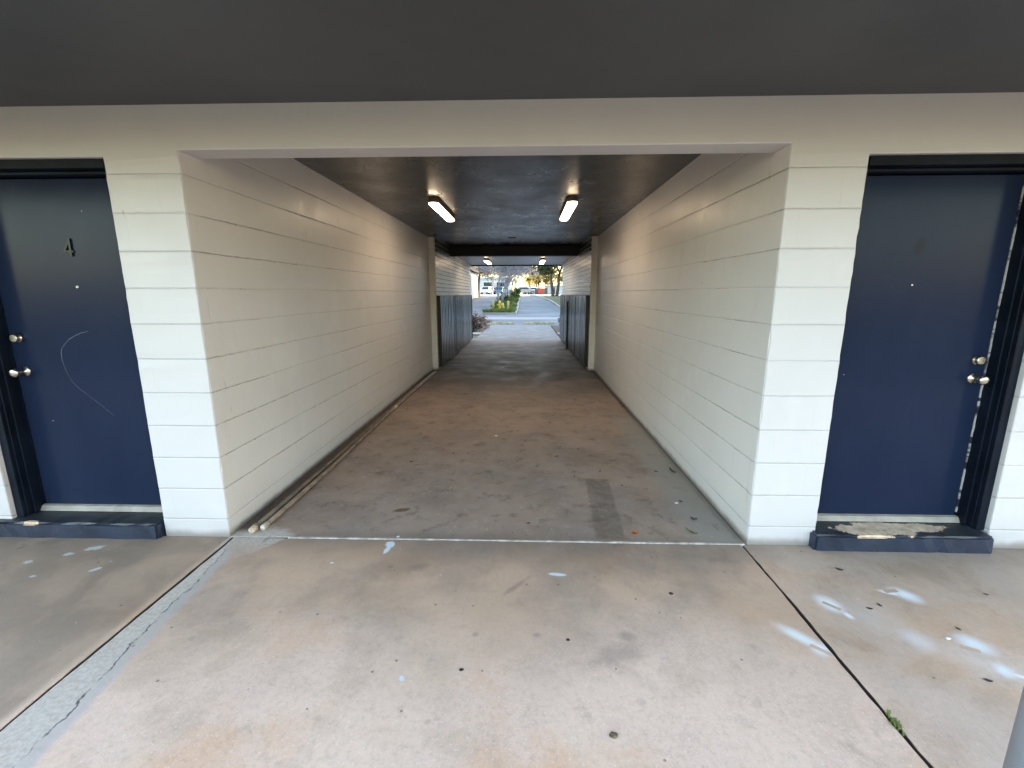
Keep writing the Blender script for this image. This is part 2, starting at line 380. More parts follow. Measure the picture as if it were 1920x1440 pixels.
def step_mat(name, patch):
    t = NT(name)
    X, Y, Z = t.sep()
    c = t.mix(t.ss(t.noise(5, 5), .3, .7), (.012,.018,.036), (.022,.032,.062))
    top = t.ss(Z, .092, .097)
    c = t.mix(t.mul(top, .75), c, t.mix(t.ss(t.noise(8, 5), .35, .65), (.02,.022,.022), (.042,.044,.042)))
    worn = t.mul(t.ss(t.noise(22, 5, .7), .66, .70), .8)
    c = t.mix(t.mul(worn, t.ss(t.noise(3, 2), .45, .6)), c, (.36,.38,.42))
    if patch:
        l = None
        for (x, y, a, b) in patch:
            q = t.sep(t.map(loc=(x,y,0), sc=(a,b,1)))
            e = t.math('SQRT', t.add(t.mul(q[0], q[0]), t.mul(q[1], q[1])))
            l = e if l is None else t.math('MINIMUM', l, e)
        l = t.add(l, t.mul(t.sub(t.noise(13, 7, .75), .5), 1.9))
        pm = t.mul(t.math('LESS_THAN', l, 1.05), t.math('GREATER_THAN', Z, .085))
        hole = t.mul(t.ss(t.noise(30, 4, .7, t.map(sc=(1,2,1), kind='POINT')), .62, .66), .7)
        pm = t.mul(pm, t.sub(1.0, hole))
        c = t.mix(pm, c, t.mix(t.ss(t.noise(18, 5, .7), .3, .7), (.48,.33,.22), (.80,.61,.44)))
        rg = t.add(.42, t.mul(pm, .4))
    else: rg = .42
    return t.bsdf(c, rg, t.bump(t.add(t.noise(25, 5, .6), t.mul(t.noise(6, 3), .8)), .5, .008))

def ceil_mat(name, col, rough, spots=False):
    t = NT(name)
    X, Y, Z = t.sep()
    c = t.mix(t.ss(t.noise(.8, 4, .6), .3, .7), tuple(x*.85 for x in col), tuple(x*1.15 for x in col))
    c = t.mix(t.mul(t.ss(t.noise(4, 6, .7), .6, .75), .15), c, tuple(x*.55 for x in col))
    h = t.add(t.mul(t.noise(2.2, 4), .6), t.mul(t.noise(30, 4), .12))
    rg = t.ss(t.noise(1.5, 4, .6), .3, .7, rough-.02, rough+.03)
    if spots:
        m = None
        for (x, y, a, b, r) in [(.016,1.838,.05,.012,-20), (.154,1.828,.05,.01,5), (.233,1.846,.03,.014,0), (.332,1.835,.035,.018,10), (.375,1.80,.012,.01,0), (-.451,1.964,.025,.012,20), (-.209,1.908,.03,.006,0), (-.12,1.9,.03,.005,5), (.562,1.768,.025,.012,0), (.70,1.8,.01,.03,0), (.633,1.517,.04,.006,0), (-1.065,1.345,.025,.012,30), (-.957,1.367,.03,.01,0), (0.02,1.6,.008,.008,0), (-.5,3.0,.05,.01,10), (.3,3.4,.06,.008,0), (.25,4.4,.07,.05,0), (.05,4.8,.1,.06,20)]:
            q = t.sep(t.map(loc=(x,y,0), rot=(0,0,R(r*.3)), sc=(a*.9,b*3.2,1)))
            e = t.math('SQRT', t.add(t.mul(q[0], q[0]), t.mul(q[1], q[1])))
            m = e if m is None else t.math('MINIMUM', m, e)
        m = t.add(m, t.mul(t.sub(t.noise(22, 4, .7), .5), 1.8))
        c = t.mix(t.mul(t.ss(m, .7, 1., 1, 0), .9), c, (.004,.004,.004))
        # sheet seams across the passage
        for y, k in ((3.92,.8), (6.28,.9), (1.52,.25)):
            ln = t.ss(t.math('ABSOLUTE', t.sub(t.add(Y, t.mul(t.noise(2, 3), .02)), y+.01)), .008, .02, 1, 0)
            c = t.mix(t.mul(ln, t.mul(t.ss(t.noise(3, 4, .7), .35, .5), k)), c, (.003,.003,.003))
            h = t.sub(h, t.mul(ln, .5))
            rough += 0
        dg = t.math('ABSOLUTE', t.sub(t.add(X, t.mul(Y, .42)), .33))
        ln = t.mul(t.ss(dg, .002, .006, 1, 0), t.ss(Y, 1.7, 1.5))
        mo = t.noise(2.6, 6, .68, t.map(sc=(1,.8,1), loc=(3,2,0), kind='POINT'))
        c = t.mix(t.ss(mo, .5, .68, 0, .35), c, tuple(x*.45 for x in col))
        c = t.mix(t.ss(mo, .45, .33, 0, .3), c, tuple(x*1.5 for x in col))
        rg = t.add(rg, t.ss(mo, .42, .65, -.03, .06))
    return t.bsdf(c, rg, t.bump(h, .014, .012), spec=.7)

def gate_mat():
    t = NT('gate_black_paint')
    X, Y, Z = t.sep()
    c = t.mix(t.ss(t.noise(3, 5, .6, t.map(sc=(1,1,.2), kind='POINT')), .3, .7), (.007,.007,.008), (.013,.013,.015))
    g = t.noise(20, 4, .6, t.map(sc=(1,1,.06), kind='POINT'))
    rg = t.ss(g, .3, .7, .17, .27)
    return t.bsdf(c, rg, t.bump(t.add(g, t.mul(t.noise(1.7, 2), 1.2)), .15, .006), spec=.45)

def asphalt_mat(name, col, var=.3):
    t = NT(name)
    c = t.mix(t.ss(t.noise(.25, 5, .6), .35, .65), tuple(x*(1-var) for x in col), tuple(x*(1+var) for x in col))
    c = t.mix(t.mul(t.ss(t.noise(.6, 6, .65, t.map(sc=(.35,2,1), kind='POINT')), .52, .7), .5), c, tuple(x*.6 for x in col))
    c = t.mix(t.ss(t.noise(60, 3), .3, .7, 0, .3), c, tuple(x*1.6 for x in col))
    return t.bsdf(c, .8, t.bump(t.noise(50, 4), .4, .01))

def ground_mat():
    t = NT('grass_and_dirt')
    c = t.mix(t.ss(t.noise(.35, 6, .65), .4, .62), (.10,.105,.04), (.17,.14,.08))
    c = t.mix(t.ss(t.noise(5, 6, .7), .35, .7, 0, .6), c, (.07,.10,.028))
    c = t.mix(t.ss(t.noise(22, 4, .7), .5, .75, 0, .5), c, (.26,.22,.14))
    return t.bsdf(c, .9, t.bump(t.noise(18, 5, .7), .8, .03))

def leaf_mat(name, a, b, trans=.3, rough=.5):
    t = NT(name)
    g = t.n('ShaderNodeNewGeometry').outputs['Random Per Island']
    n = t.noise(1.1, 3)
    c = t.mix(t.add(t.mul(g, .6), t.mul(n, .4)), a, b)
    return t.bsdf(c, rough, trans=trans, spec=.3)

def bark_mat(name, col):
    t = NT(name)
    v = t.map(sc=(6,6,1.2), kind='POINT')
    c = t.mix(t.ss(t.noise(3, 5, .65, v), .3, .7), tuple(x*.6 for x in col), tuple(x*1.3 for x in col))
    return t.bsdf(c, .85, t.bump(t.noise(5, 5, .7, v), .6, .02))

def emis(name, col, st):
    t = NT(name)
    e = t.n('ShaderNodeEmission'); e.inputs[0].default_value = tuple(col)+(1,); e.inputs[1].default_value = st
    t.t.links.new(e.outputs[0], t.out.inputs[0]); return t.m

WHITE = (.80,.785,.74)
M = {}
M['block_front'] = block_mat('painted_block_front', 'X', (.61,.575,.585), 2.20, 0, .01)
M['block_side'] = block_mat('painted_block_passage', 'Y', (.72,.695,.69), 3.0, 1, 1, .36)
M['pier'] = block_mat('painted_block_pier', 'X', (.70,.69,.67), 3.0, .12, 1, .5)
M['brick'] = brick_mat('painted_brick', (.74,.72,.69))
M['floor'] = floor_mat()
M['navy_a'] = navy_mat('navy_door_paint'); M['navy_b'] = navy_mat('navy_door_paint_scuffed', 'ghost')
M['navy_frame'] = plain('navy_frame_paint', (.005,.008,.016), .4, 0, .3, 5, .15, spec=.14)
M['step_a'] = step_mat('worn_step_paint', [(-2.86,-.035,.045,.02)])
M['step_b'] = step_mat('peeled_step_paint', [(2.36,.01,.21,.065), (2.62,.05,.20,.05), (2.42,.08,.12,.03), (2.3,-.05,.08,.03)])
M['threshold'] = plain('worn_threshold_wood', (.30,.265,.225), .6, 0, .2, 8, .2)
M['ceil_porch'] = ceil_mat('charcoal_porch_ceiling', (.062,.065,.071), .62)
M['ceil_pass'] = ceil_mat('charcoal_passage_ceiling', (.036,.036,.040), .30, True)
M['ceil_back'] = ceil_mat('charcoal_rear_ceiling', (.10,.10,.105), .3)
M['beam'] = plain('black_beam_paint', (.006,.006,.007), .6, 0, .3, 5)
M['board'] = plain('brown_shade_board', (.045,.034,.030), .3, 0, .3, 4)  # brown of the shadowed top brick courses, put into the board colour
def worn():
    t = NT('worn_bare_edge')
    n = t.noise(7, 4, .65, t.map(sc=(.1,.1,1), kind='POINT'))
    return t.bsdf(t.mix(t.ss(n, .42, .5), (.016,.02,.036), (.46,.44,.42)), .6)
M['worn_edge'] = worn()
M['pale_trim_glint'] = plain('pale_trim_glint_paint', (.62,.58,.52), .35, 0, .1, 5)  # trim paint, also used for the strips that imitate lamp glints
M['stucco'] = plain('outer_stucco', (.5,.49,.47), .8, 0, .08, 2, .2)
M['roof'] = plain('roofing', (.12,.11,.10), .9, 0, .2, 2)
M['gate'] = gate_mat()
M['black_metal'] = plain('black_metal', (.008,.008,.009), .4, .3, .2, 20)
M['steel'] = plain('satin_nickel', (.58,.53,.46), .27, 1, .12, 14)
M['brass'] = plain('aged_black_brass', (.008,.008,.007), .3, .6, .3, 30)
M['lamp_base'] = plain('lamp_housing', (.11,.085,.06), .5, 0, .15, 10)
M['lamp'] = emis('lamp_glow', (1.0,.76,.50), 2.3)
M['pipe_a'] = plain('weathered_tan_pipe', (.20,.145,.095), .6, 0, .3, 9, .2)
M['pipe_b'] = plain('weathered_brown_pipe', (.13,.09,.06), .6, 0, .35, 7, .2)
M['pipe_end'] = plain('cream_pipe_end', (.46,.36,.26), .6, 0, .3, 60)
M['pipe_cap'] = plain('dirty_cream_cap', (.50,.45,.37), .6, 0, .3, 60)
M['caulk'] = plain('pale_joint_filler', (.50,.46,.41), .7, 0, .4, 14, .3)
M['void'] = plain('joint_dirt', (.11,.09,.075), .95, 0, .4, 20)
M['post'] = plain('blue_grey_post_paint', (.23,.26,.31), .4, 0, .1, 6, .1)
M['asphalt'] = asphalt_mat('asphalt', (.15,.153,.165))
M['pale_paving'] = asphalt_mat('pale_paving', (.30,.275,.265), .12)
M['kerb'] = asphalt_mat('kerb_concrete', (.36,.33,.28), .15)
M['ground'] = ground_mat()
M['mulch'] = plain('dry_mulch', (.13,.09,.06), .95, 0, .5, 9, .8)
M['bare'] = bark_mat('grey_bark', (.33,.30,.31))
M['bark'] = bark_mat('brown_bark', (.10,.08,.06))
M['oak_leaf'] = leaf_mat('oak_leaf', (.03,.045,.015), (.09,.11,.035))
M['gold_leaf'] = leaf_mat('golden_leaf', (.09,.085,.025), (.22,.18,.06), .45)
M['rust_leaf'] = leaf_mat('rust_leaf', (.12,.06,.03), (.26,.15,.06), .35)
M['shrub_leaf'] = leaf_mat('shrub_leaf', (.018,.022,.012), (.07,.055,.03), .2)
M['red_leaf'] = leaf_mat('red_leaf', (.14,.035,.03), (.3,.12,.06), .2)
M['dry_leaf'] = leaf_mat('dry_leaf', (.16,.10,.07), (.36,.26,.19), .3)
M['grass'] = leaf_mat('grass_blade', (.10,.15,.03), (.28,.33,.09), .35)
M['hedge'] = leaf_mat('hedge_leaf', (.035,.075,.018), (.09,.15,.03), .3)
M['palm'] = leaf_mat('palm_frond', (.13,.13,.02), (.34,.27,.06), .4)
M['yellow'] = plain('hydrant_yellow', (.72,.48,.03), .45, 0, .1, 8)
M['bollard'] = plain('faded_yellow_paint', (.60,.46,.17), .7, 0, .25, 9)
M['stop'] = plain('faded_wheel_stop_paint', (.52,.45,.25), .8, 0, .3, 7, .3)
M['white_bld'] = plain('white_building_paint', (.46,.47,.5), .7, 0, .06, 1)
M['blue_white'] = plain('pale_blue_white_paint', (.34,.38,.45), .7, 0, .05, 1)
M['glass'] = plain('dark_glass', (.02,.025,.03), .08, 0, .1, 2)
M['white_car'] = plain('white_car_paint', (.75,.75,.76), .25, 0, .03, 2)
M['blue_car'] = plain('blue_car_paint', (.10,.19,.30), .25, 0, .05, 2)
M['grey_car'] = plain('silver_car_paint', (.36,.36,.38), .25, .4, .05, 2)
M['tyre'] = plain('tyre_rubber', (.015,.015,.016), .8, 0, .2, 9)
M['red'] = plain('red_panel_paint', (.55,.035,.03), .5, 0, .15, 5)
M['dark_fence'] = plain('dark_fence_paint', (.05,.05,.055), .7, 0, .2, 5)
M['white_post'] = plain('white_post_paint', (.82,.82,.82), .5, 0, .04, 3)
M['orange_leaf'] = plain('orange_dead_leaf', (.55,.16,.03), .6, 0, .3, 60)
M['brown_leaf'] = plain('dark_dead_leaf', (.075,.055,.045), .7, 0, .4, 60)
M['green_leaf'] = plain('green_fallen_leaf', (.12,.14,.04), .6, 0, .3, 60)
M['crumple'] = plain('brown_crumpled_leaf', (.12,.095,.055), .7, 0, .4, 60)
M['chip'] = plain('pale_chip', (.7,.69,.66), .6, 0, .1, 30)
M['gum'] = plain('black_gum', (.018,.017,.018), .5, 0, .3, 60)

# ---------------------------------------------------------------- terrain
GP = [(-60,0),(33,0),(38,.08),(41,.28),(46,.66),(54,1.02),(63,1.22),(80,1.36),(110,1.42),(420,1.44)]
def gz(y):
    for (a, za), (b, zb) in zip(GP, GP[1:]):
        if y <= b:
            if y < a: return za
            return za + (zb-za)*(y-a)/(b-a)
    return GP[-1][1]
def rows(y0, y1, st=2.0):
    ys = [y0]
    for a, _ in GP:
        if y0 < a < y1: ys.append(a)
    y = y0
    while y < y1 - 1e-6:
        y = min(y+st, y1); ys.append(y)
    ys.append(y1)
    out = []
    for y in sorted(ys):
        if not out or y-out[-1] > 1e-4: out.append(y)
    return out
def sheet(name, y0, y1, xl, xr, dz, mat, st=2.0, kind='structure', cols=None):
    b = MB(); ys = rows(y0, y1, st)
    for a, c in zip(ys, ys[1:]):
        if cols:
            for x0, x1 in zip(cols, cols[1:]): b.face([(x0,a,gz(a)+dz),(x1,a,gz(a)+dz),(x1,c,gz(c)+dz),(x0,c,gz(c)+dz)])
        else:
            b.face([(xl(a),a,gz(a)+dz),(xr(a),a,gz(a)+dz),(xr(c),c,gz(c)+dz),(xl(c),c,gz(c)+dz)])
    return tag(b.build(name, mat), kind=kind)
K = lambda v: (lambda y: v)
sheet('ground', -60, 420, None, None, -.06, M['ground'], 10, cols=[-320,-90,-40,-15,15,40,90,320])

# ---------------------------------------------------------------- building
B = empty('apartment_building', (0,0,0), 'white painted block apartment building with navy doors and a long open passage through it', 'building')
DL, DR = (-3.025,-2.032), (2.016,3.035)     # door openings
def grid_wall(name, xs, zs, solid, y0, y1, mat, bevel=.006):
    b = MB()
    zz = [zs[0]]
    for a in zs[1:]:
        n = max(1, int((a-zz[-1])/.045)); z0 = zz[-1]
        zz += [z0+(a-z0)*(k+1)/n for k in range(n)]
    zs = zz
    nx, nz = len(xs)-1, len(zs)-1
    S = lambda i, j: 0 <= i < nx and 0 <= j < nz and solid(.5*(xs[i]+xs[i+1]), .5*(zs[j]+zs[j+1]))
    for i in range(nx):
        for j in range(nz):
            if not S(i, j): continue
            a, c, d, e = xs[i], xs[i+1], zs[j], zs[j+1]
            b.face([(a,y0,d),(c,y0,d),(c,y0,e),(a,y0,e)]); b.face([(a,y1,d),(a,y1,e),(c,y1,e),(c,y1,d)])
            if not S(i-1, j): b.face([(a,y0,d),(a,y0,e),(a,y1,e),(a,y1,d)])
            if not S(i+1, j): b.face([(c,y0,d),(c,y1,d),(c,y1,e),(c,y0,e)])
            if not S(i, j-1): b.face([(a,y0,d),(a,y1,d),(c,y1,d),(c,y0,d)])
            if not S(i, j+1): b.face([(a,y0,e),(c,y0,e),(c,y1,e),(a,y1,e)])
    jr = random.Random(17); jit = {}
    for k, v in enumerate(b.v):
        if v[1] < .001 and 0 < v[2] < 2.4 and min(abs(abs(v[0])-1.615), abs(v[0]-DL[1]), abs(v[0]-DR[0])) < .002:
            q = (round(v[0],3), round(v[2],3))
            if q not in jit: jit[q] = ((abs(jr.gauss(0,.0016))+(.005*jr.random() if jr.random() < .07 else 0))*(1 if v[0] > 0 else -1) if abs(abs(v[0])-1.615) < .01 else jr.gauss(0,.001), jr.uniform(0,.0012)+(.004*jr.random() if jr.random() < .06 else 0))
            b.v[k] = (v[0]+jit[q][0], v[1]+jit[q][1], v[2])
    return b.build(name, mat, B, bevel=bevel)
TL, TR = 2.236, 2.212
def solid(x, z):
    if abs(x) < 1.615 and z < 2.266: return False
    if DL[0] < x < DL[1] and z < TL: return False
    if DR[0] < x < DR[1] and z < TR: return False
    return True
grid_wall('front_wall', [-22,DL[0],DL[1],-1.615,1.615,DR[0],DR[1],22], [-.05,TR,TL,2.266,2.66], solid, 0, .17, M['block_front'])
for sx, nm in ((-1,'left'), (1,'right')):
    b = MB(); x0, x1 = sorted((sx*1.6145, sx*1.815)); b.box(x0, x1, .009, 6.36, -.05, 2.655)
    b.build('passage_wall', M['block_side'], B)
def skew(x, y): return x - .0097*(y-6.36)
def skbox(b, x0, x1, y0, y1, z0, z1, n=1, mi=0):
    vs = [(skew(x0,y0),y0,z0),(skew(x1,y0),y0,z0),(skew(x1,y1),y1,z0),(skew(x0,y1),y1,z0)]
    vs = vs + [(v[0],v[1],z1) for v in vs]
    b.mesh(vs, [(0,3,2,1),(4,5,6,7),(0,1,5,4),(1,2,6,5),(2,3,7,6),(3,0,4,7)], mi)
YE = 12.5
for sx in (-1, 1):
    b = MB(); x0, x1 = sorted((sx*1.503, sx*1.815)); b.box(x0, x1, 6.36, 6.43, -.05, 2.66); b.build('pier', M['pier'], B, bevel=.006)
    b = MB(); x0, x1 = sorted((sx*1.505, sx*1.83)); skbox(b, x0, x1, 6.43, YE, -.05, 2.66); b.build('brick_wall', M['brick'], B)
    for z0, z1 in ((2.47,2.55), (2.385,2.455), (2.31,2.37)):  # dark boards stand in for grazing lamp shadow on the top brick courses
        b = MB(); x0, x1 = sorted((sx*1.478, sx*1.5045)); skbox(b, x0, x1, 6.435, 8.09, z0, z1); b.build('shade_board', M['board'], B, bevel=.004)
    for z0, z1, xx, ya, yb in ((2.552,2.566,1.472,6.435,8.09), (2.457,2.466,1.472,6.435,8.09), (2.372,2.38,1.472,6.435,8.09), (2.375,2.412,1.45,8.32,YE-.02)):  # strips beside those boards imitate lamp glints; the rear run is trim
        b = MB(); x0, x1 = sorted((sx*xx, sx*1.5045)); skbox(b, x0, x1, ya, yb, z0, z1); b.build('glint_trim_strip', M['pale_trim_glint'], B)
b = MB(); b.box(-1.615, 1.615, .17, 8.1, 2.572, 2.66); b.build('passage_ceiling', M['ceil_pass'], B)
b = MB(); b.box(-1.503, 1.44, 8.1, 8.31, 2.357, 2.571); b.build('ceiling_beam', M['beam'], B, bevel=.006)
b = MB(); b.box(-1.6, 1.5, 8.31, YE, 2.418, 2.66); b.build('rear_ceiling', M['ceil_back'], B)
b = MB(); b.box(-1.55, 1.42, YE, YE+.03, 2.385, 2.66); b.build('fascia_board', M['black_metal'], B)
b = MB(); b.box(-.10, .06, 6.5, 6.6, 2.560, 2.5715); b.build('ceiling_vent', M['black_metal'], B, bevel=.003)
b = MB(); b.box(-22, 22, -1.80, -.0005, 2.487, 2.66); b.build('porch_ceiling', M['ceil_porch'], B)
b = MB(); b.box(-22, 22, -1.85, -1.802, 2.45, 2.70); b.build('porch_fascia', M['stucco'], B)
for bb in ((-22,-1.84,12.3,YE), (1.84,22,12.3,YE), (-22,-21.8,.172,12.298), (21.8,22,.172,12.298)):
    b = MB(); b.box(*bb, -.05, 2.66); b.build('outer_wall', M['stucco'], B)
b = MB(); b.box(-22.02, 22.02, -.3, YE+.3, 2.665, 5.4); b.build('upper_storey', M['stucco'], B)
b = MB(); b.box(-22.5, 22.5, -.8, YE+.8, 5.4, 5.6); b.build('roof', M['roof'], B)

# doors -----------------------------------------------------------
def door(sx, xh, xl, zt, mat, label):
    """xh = hinge-side jamb (next to the passage), xl = latch-side jamb; sx mirrors."""
    def X(x): return x
    a, c = sorted((xh, xl))
    leaf = MB()
    e = xl - sx*.072                      # latch edge of leaf
    h = xh + sx*.028
    x0, x1 = sorted((h, e))
    leaf.box(x0, x1, .15, .168, .135, zt-.07)
    d = leaf.build('door', mat, B, bevel=.003)
    d['label'] = label
    f = MB()
    def fb(p, q, y0, y1, z0, z1): p, q = sorted((p, q)); f.box(p, q, y0, y1, z0, z1)
    fb(xl-sx*.0015, xl-sx*.05, .028, .169, .1, zt-.0015)            # latch jamb
    fb(xl-sx*.05, xl-sx*.066, .085, .149, .1, zt-.05)               # stop
    fb(xl-sx*.05, xl-sx*.057, .05, .062, .1, zt-.05)                # bead
    fb(xh+sx*.0015, xh+sx*.026, .10, .169, .1, zt-.0015)
    fb(xh+sx*.026, xl-sx*.05, .028, .169, zt-.048, zt-.0015)        # head
    fb(xh+sx*.026, xl-sx*.066, .085, .149, zt-.066, zt-.049)
    f.build('door_frame', M['navy_frame'], d, bevel=.004)
    w = MB(); rr = random.Random(3 if sx > 0 else 5); z = .16; ring = []
    while z < zt-.09:
        ring.append((rr.uniform(.001,.004), rr.uniform(.001,.006), z)); z += rr.uniform(.02,.06)
    w.prism([(e-sx*a, z) for a, c, z in ring]+[(e+sx*c, z) for a, c, z in reversed(ring)], .1425, .1496, 'Y')
    w.build('bare_edge', M['worn_edge'] if sx > 0 else M['navy_frame'], d)
    th = MB(); p, q = sorted((xh+sx*.027, xl-sx*.051))
    th.prism([(.112,.1015),(.1495,.1015),(.1495,.138),(.128,.132)], p, q, 'X')
    th.build('threshold', M['threshold'], d, bevel=.003)
    kx = e - sx*.062
    zk, zd = (1.035, 1.245) if sx < 0 else (1.015, 1.125)
    k = MB(); k.lathe([(.034,0),(.034,-.006),(.03,-.012),(.013,-.016),(.0125,-.04),(.017,-.045),(.026,-.056),(.029,-.068),(.026,-.078),(.014,-.083)], 28, (kx,.15,zk), 'Y')
    k.build('doorknob', M['steel'], d, smooth=True)
    k = MB(); k.lathe([(.031,0),(.031,-.012),(.027,-.02),(.0235,-.034),(.021,-.036),(.006,-.036)], 28, (kx,.15,zd), 'Y'); 
    k.build('deadbolt', M['steel'], d, bevel=.002)
    return d
dl = door(-1, DL[1], DL[0], TL, M['navy_a'], 'navy door marked 4, with a curved pale scratch below its peephole')
dr = door(1, DR[0], DR[1], TR, M['navy_b'], 'unnumbered navy door with a pale worn latch edge')
def peephole(x, z, d, r):
    k = MB(); k.lathe([(r,0),(r,-.003),(r*.7,-.004),(r*.6,-.002)], 16, (x,.15,z), 'Y'); k.build('peephole', M['steel'], d, smooth=True)
peephole(-2.456, 1.553, dl, .009); peephole(2.46, 1.555, dr, .006)
def stroke(b, p, q, w, y0, y1):
    p, q = Vector((p[0],p[1])), Vector((q[0],q[1])); d = (q-p).normalized(); n = Vector((-d.y, d.x))*w/2
    b.prism([tuple(p-n), tuple(q-n), tuple(q+n), tuple(p+n)], y0, y1, 'Y')
b = MB(); cx, cz = -2.462, 1.735
stroke(b, (cx+.012, cz-.004), (cx+.012, cz+.098), .0125, .1405, .15)
stroke(b, (cx+.014, cz+.094), (cx-.026, cz+.026), .011, .1410, .1495)
stroke(b, (cx-.031, cz+.024), (cx+.028, cz+.024), .0115, .1415, .1492)
b.build('door_number', M['brass'], dl)
pts = [(-2.443,1.286),(-2.49,1.275),(-2.534,1.257),(-2.575,1.235),(-2.605,1.207),(-2.63,1.18),(-2.641,1.15),(-2.643,1.11),(-2.639,1.073),(-2.627,1.02),(-2.608,.971),(-2.578,.935),(-2.542,.902),(-2.446,.816),(-2.372,.746)]
b = MB(); b.tube([(x,.1494,z) for x, z in pts], [.0004+.0009*math.sin(math.pi*min(1,(i+1)/9)) for i in range(len(pts))], 5)
b.build('scratch', plain('scratch_mark', (.19,.21,.25), .5, 0, .4, 30), dl)

# steps (concrete sills in front of each door) ---------------------
def step(x0, x1, y0, mat, seed, label):
    rr = random.Random(seed); bm = bmesh.new()
    nx, ny, nz = 26, 5, 4
    b = MB(); n = lambda a: rr.uniform(-a, a)
    bm = bmesh.new(); bmesh.ops.create_cube(bm, size=1)
    for v in bm.verts:
        v.co = Vector((x0+(v.co.x+.5)*(x1-x0), y0+(v.co.y+.5)*(.149-y0), -.02+(v.co.z+.5)*.12))
    bmesh.ops.bevel(bm, geom=[e for e in bm.edges], offset=.012, segments=2, affect='EDGES')
    bmesh.ops.subdivide_edges(bm, edges=[e for e in bm.edges if e.calc_length() > .2], cuts=16, use_grid_fill=True)
    for v in bm.verts:
        if v.co.y < .02: v.co += Vector((n(.002), n(.004), n(.002)))
    me = bpy.data.meshes.new('door_step'); bm.to_mesh(me); bm.free(); me.materials.append(mat)
    o = bpy.data.objects.new('door_step', me); C.objects.link(o); o.parent = B; o['label'] = label
    return o
step(-3.12, -2.045, -.045, M['step_a'], 1, 'dark navy step below the door marked 4, one pale chip on its edge')
step(1.985, 3.02, -.06, M['step_b'], 2, 'dark navy step with a large peeled beige patch')

# ---------------------------------------------------------------- floor slabs (open joints between them)
def slab(name, x0, x1, y0, y1, seed):
    rr = random.Random(seed); b = MB()
    def side(a, c, fix, vert):
        n = max(2, int(abs(c-a)/.05)); out = []
        for i in range(n):
            t = a+(c-a)*i/n; j = rr.uniform(-.0025, .0025) + .004*math.sin(t*3.1+seed)
            out.append((fix+j, t) if vert else (t, fix+j))
        return out
    poly = side(x0, x1, y0, False) + side(y0, y1, x1, True) + side(x1, x0, y1, False) + side(y1, y0, x0, True)
    b.prism(poly, -.09, 0)
    o = b.build(name, M['floor'], None, bevel=.004)
    return tag(o, kind='structure')
slab('pavement', -22, -1.604, -5.2, -.004, 1)
slab('pavement', -1.588, 1.573, -5.2, -.004, 2)
slab('pavement', 1.589, 22, -5.2, -.004, 3)
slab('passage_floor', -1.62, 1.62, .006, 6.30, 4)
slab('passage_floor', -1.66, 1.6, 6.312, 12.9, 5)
slab('path', -1.46, 1.43, 12.912, 19.4, 6)
b = MB(); b.box(-22, 22, -5.25, 6.4, -.045, -.035); tag(b.build('joint_bed', M['void']), kind='structure')
rr = random.Random(9); b = MB(); n = 70; top = []; bot = []
for i in range(n+1):
    x = -1.24 + i*(1.60+1.24)/n; w = .0065*(.8+.4*rr.random())
    if rr.random() < .06: w *= .4
    top.append((x, .001+w)); bot.append((x, .001-w))
b.prism(bot+top[::-1], -.03, .0035); tag(b.build('joint_filler', M['caulk']), kind='structure')
slab_side = []
for sx in (-1, 1):
    x0, x1 = sorted((sx*1.5, sx*9)); b = MB(); b.box(x0, x1, 14.6, 15.5, -.1, -.01)
    tag(b.build('side_path', M['pale_paving']), kind='structure')
    b = MB(); b.box(x0, x1, 15.5, 19.5, -.1, -.03); tag(b.build('planting_bed', M['mulch']), kind='structure')

# ---------------------------------------------------------------- ceiling lamps
def make_lamp(label):
    t = empty('ceiling_lamp', (0,0,0), label, 'lamp', 'lit strip lamps on the passage ceiling')
    def stad(r, l, n=10):
        p = []
        for k in range(n+1): a = math.pi*k/n; p.append((r*math.cos(a), l/2-r+r*math.sin(a)))
        for k in range(n+1): a = math.pi+math.pi*k/n; p.append((r*math.cos(a), -l/2+r+r*math.sin(a)))
        return p
    b = MB(); b.prism(stad(.062,1.28), -.052, 0); b.build('housing', M['lamp_base'], t, bevel=.004)
    b = MB(); P = stad(.056,1.262); P2 = stad(.044,1.235); n = len(P)
    vs = [(x,y,-.0525) for x,y in P]+[(x,y,-.064) for x,y in P]+[(x,y,-.074) for x,y in P2]
    fs = [(i,(i+1)%n,n+(i+1)%n,n+i) for i in range(n)]+[(n+i,n+(i+1)%n,2*n+(i+1)%n,2*n+i) for i in range(n)]+[tuple(range(2*n,3*n)), tuple(reversed(range(n)))]
    b.mesh(vs, fs); b.build('diffuser', M['lamp'], t, smooth=False)
    return t
L0 = make_lamp('lit strip lamp on the front passage ceiling, left one of the front pair')
L0.location = (-.80, 3.42, 2.5715)
for (x, y, z, lb) in ((.775,3.42,2.5715,'lit strip lamp on the front passage ceiling, right one of the front pair'),
                      (-.80,10.3,2.4175,'lit lamp behind the black ceiling beam, left one of the far pair'),
                      (.70,10.3,2.4175,'lit lamp behind the black ceiling beam, right one of the far pair')):
    o = copy_tree(L0); o.location = (x, y, z); o['label'] = lb

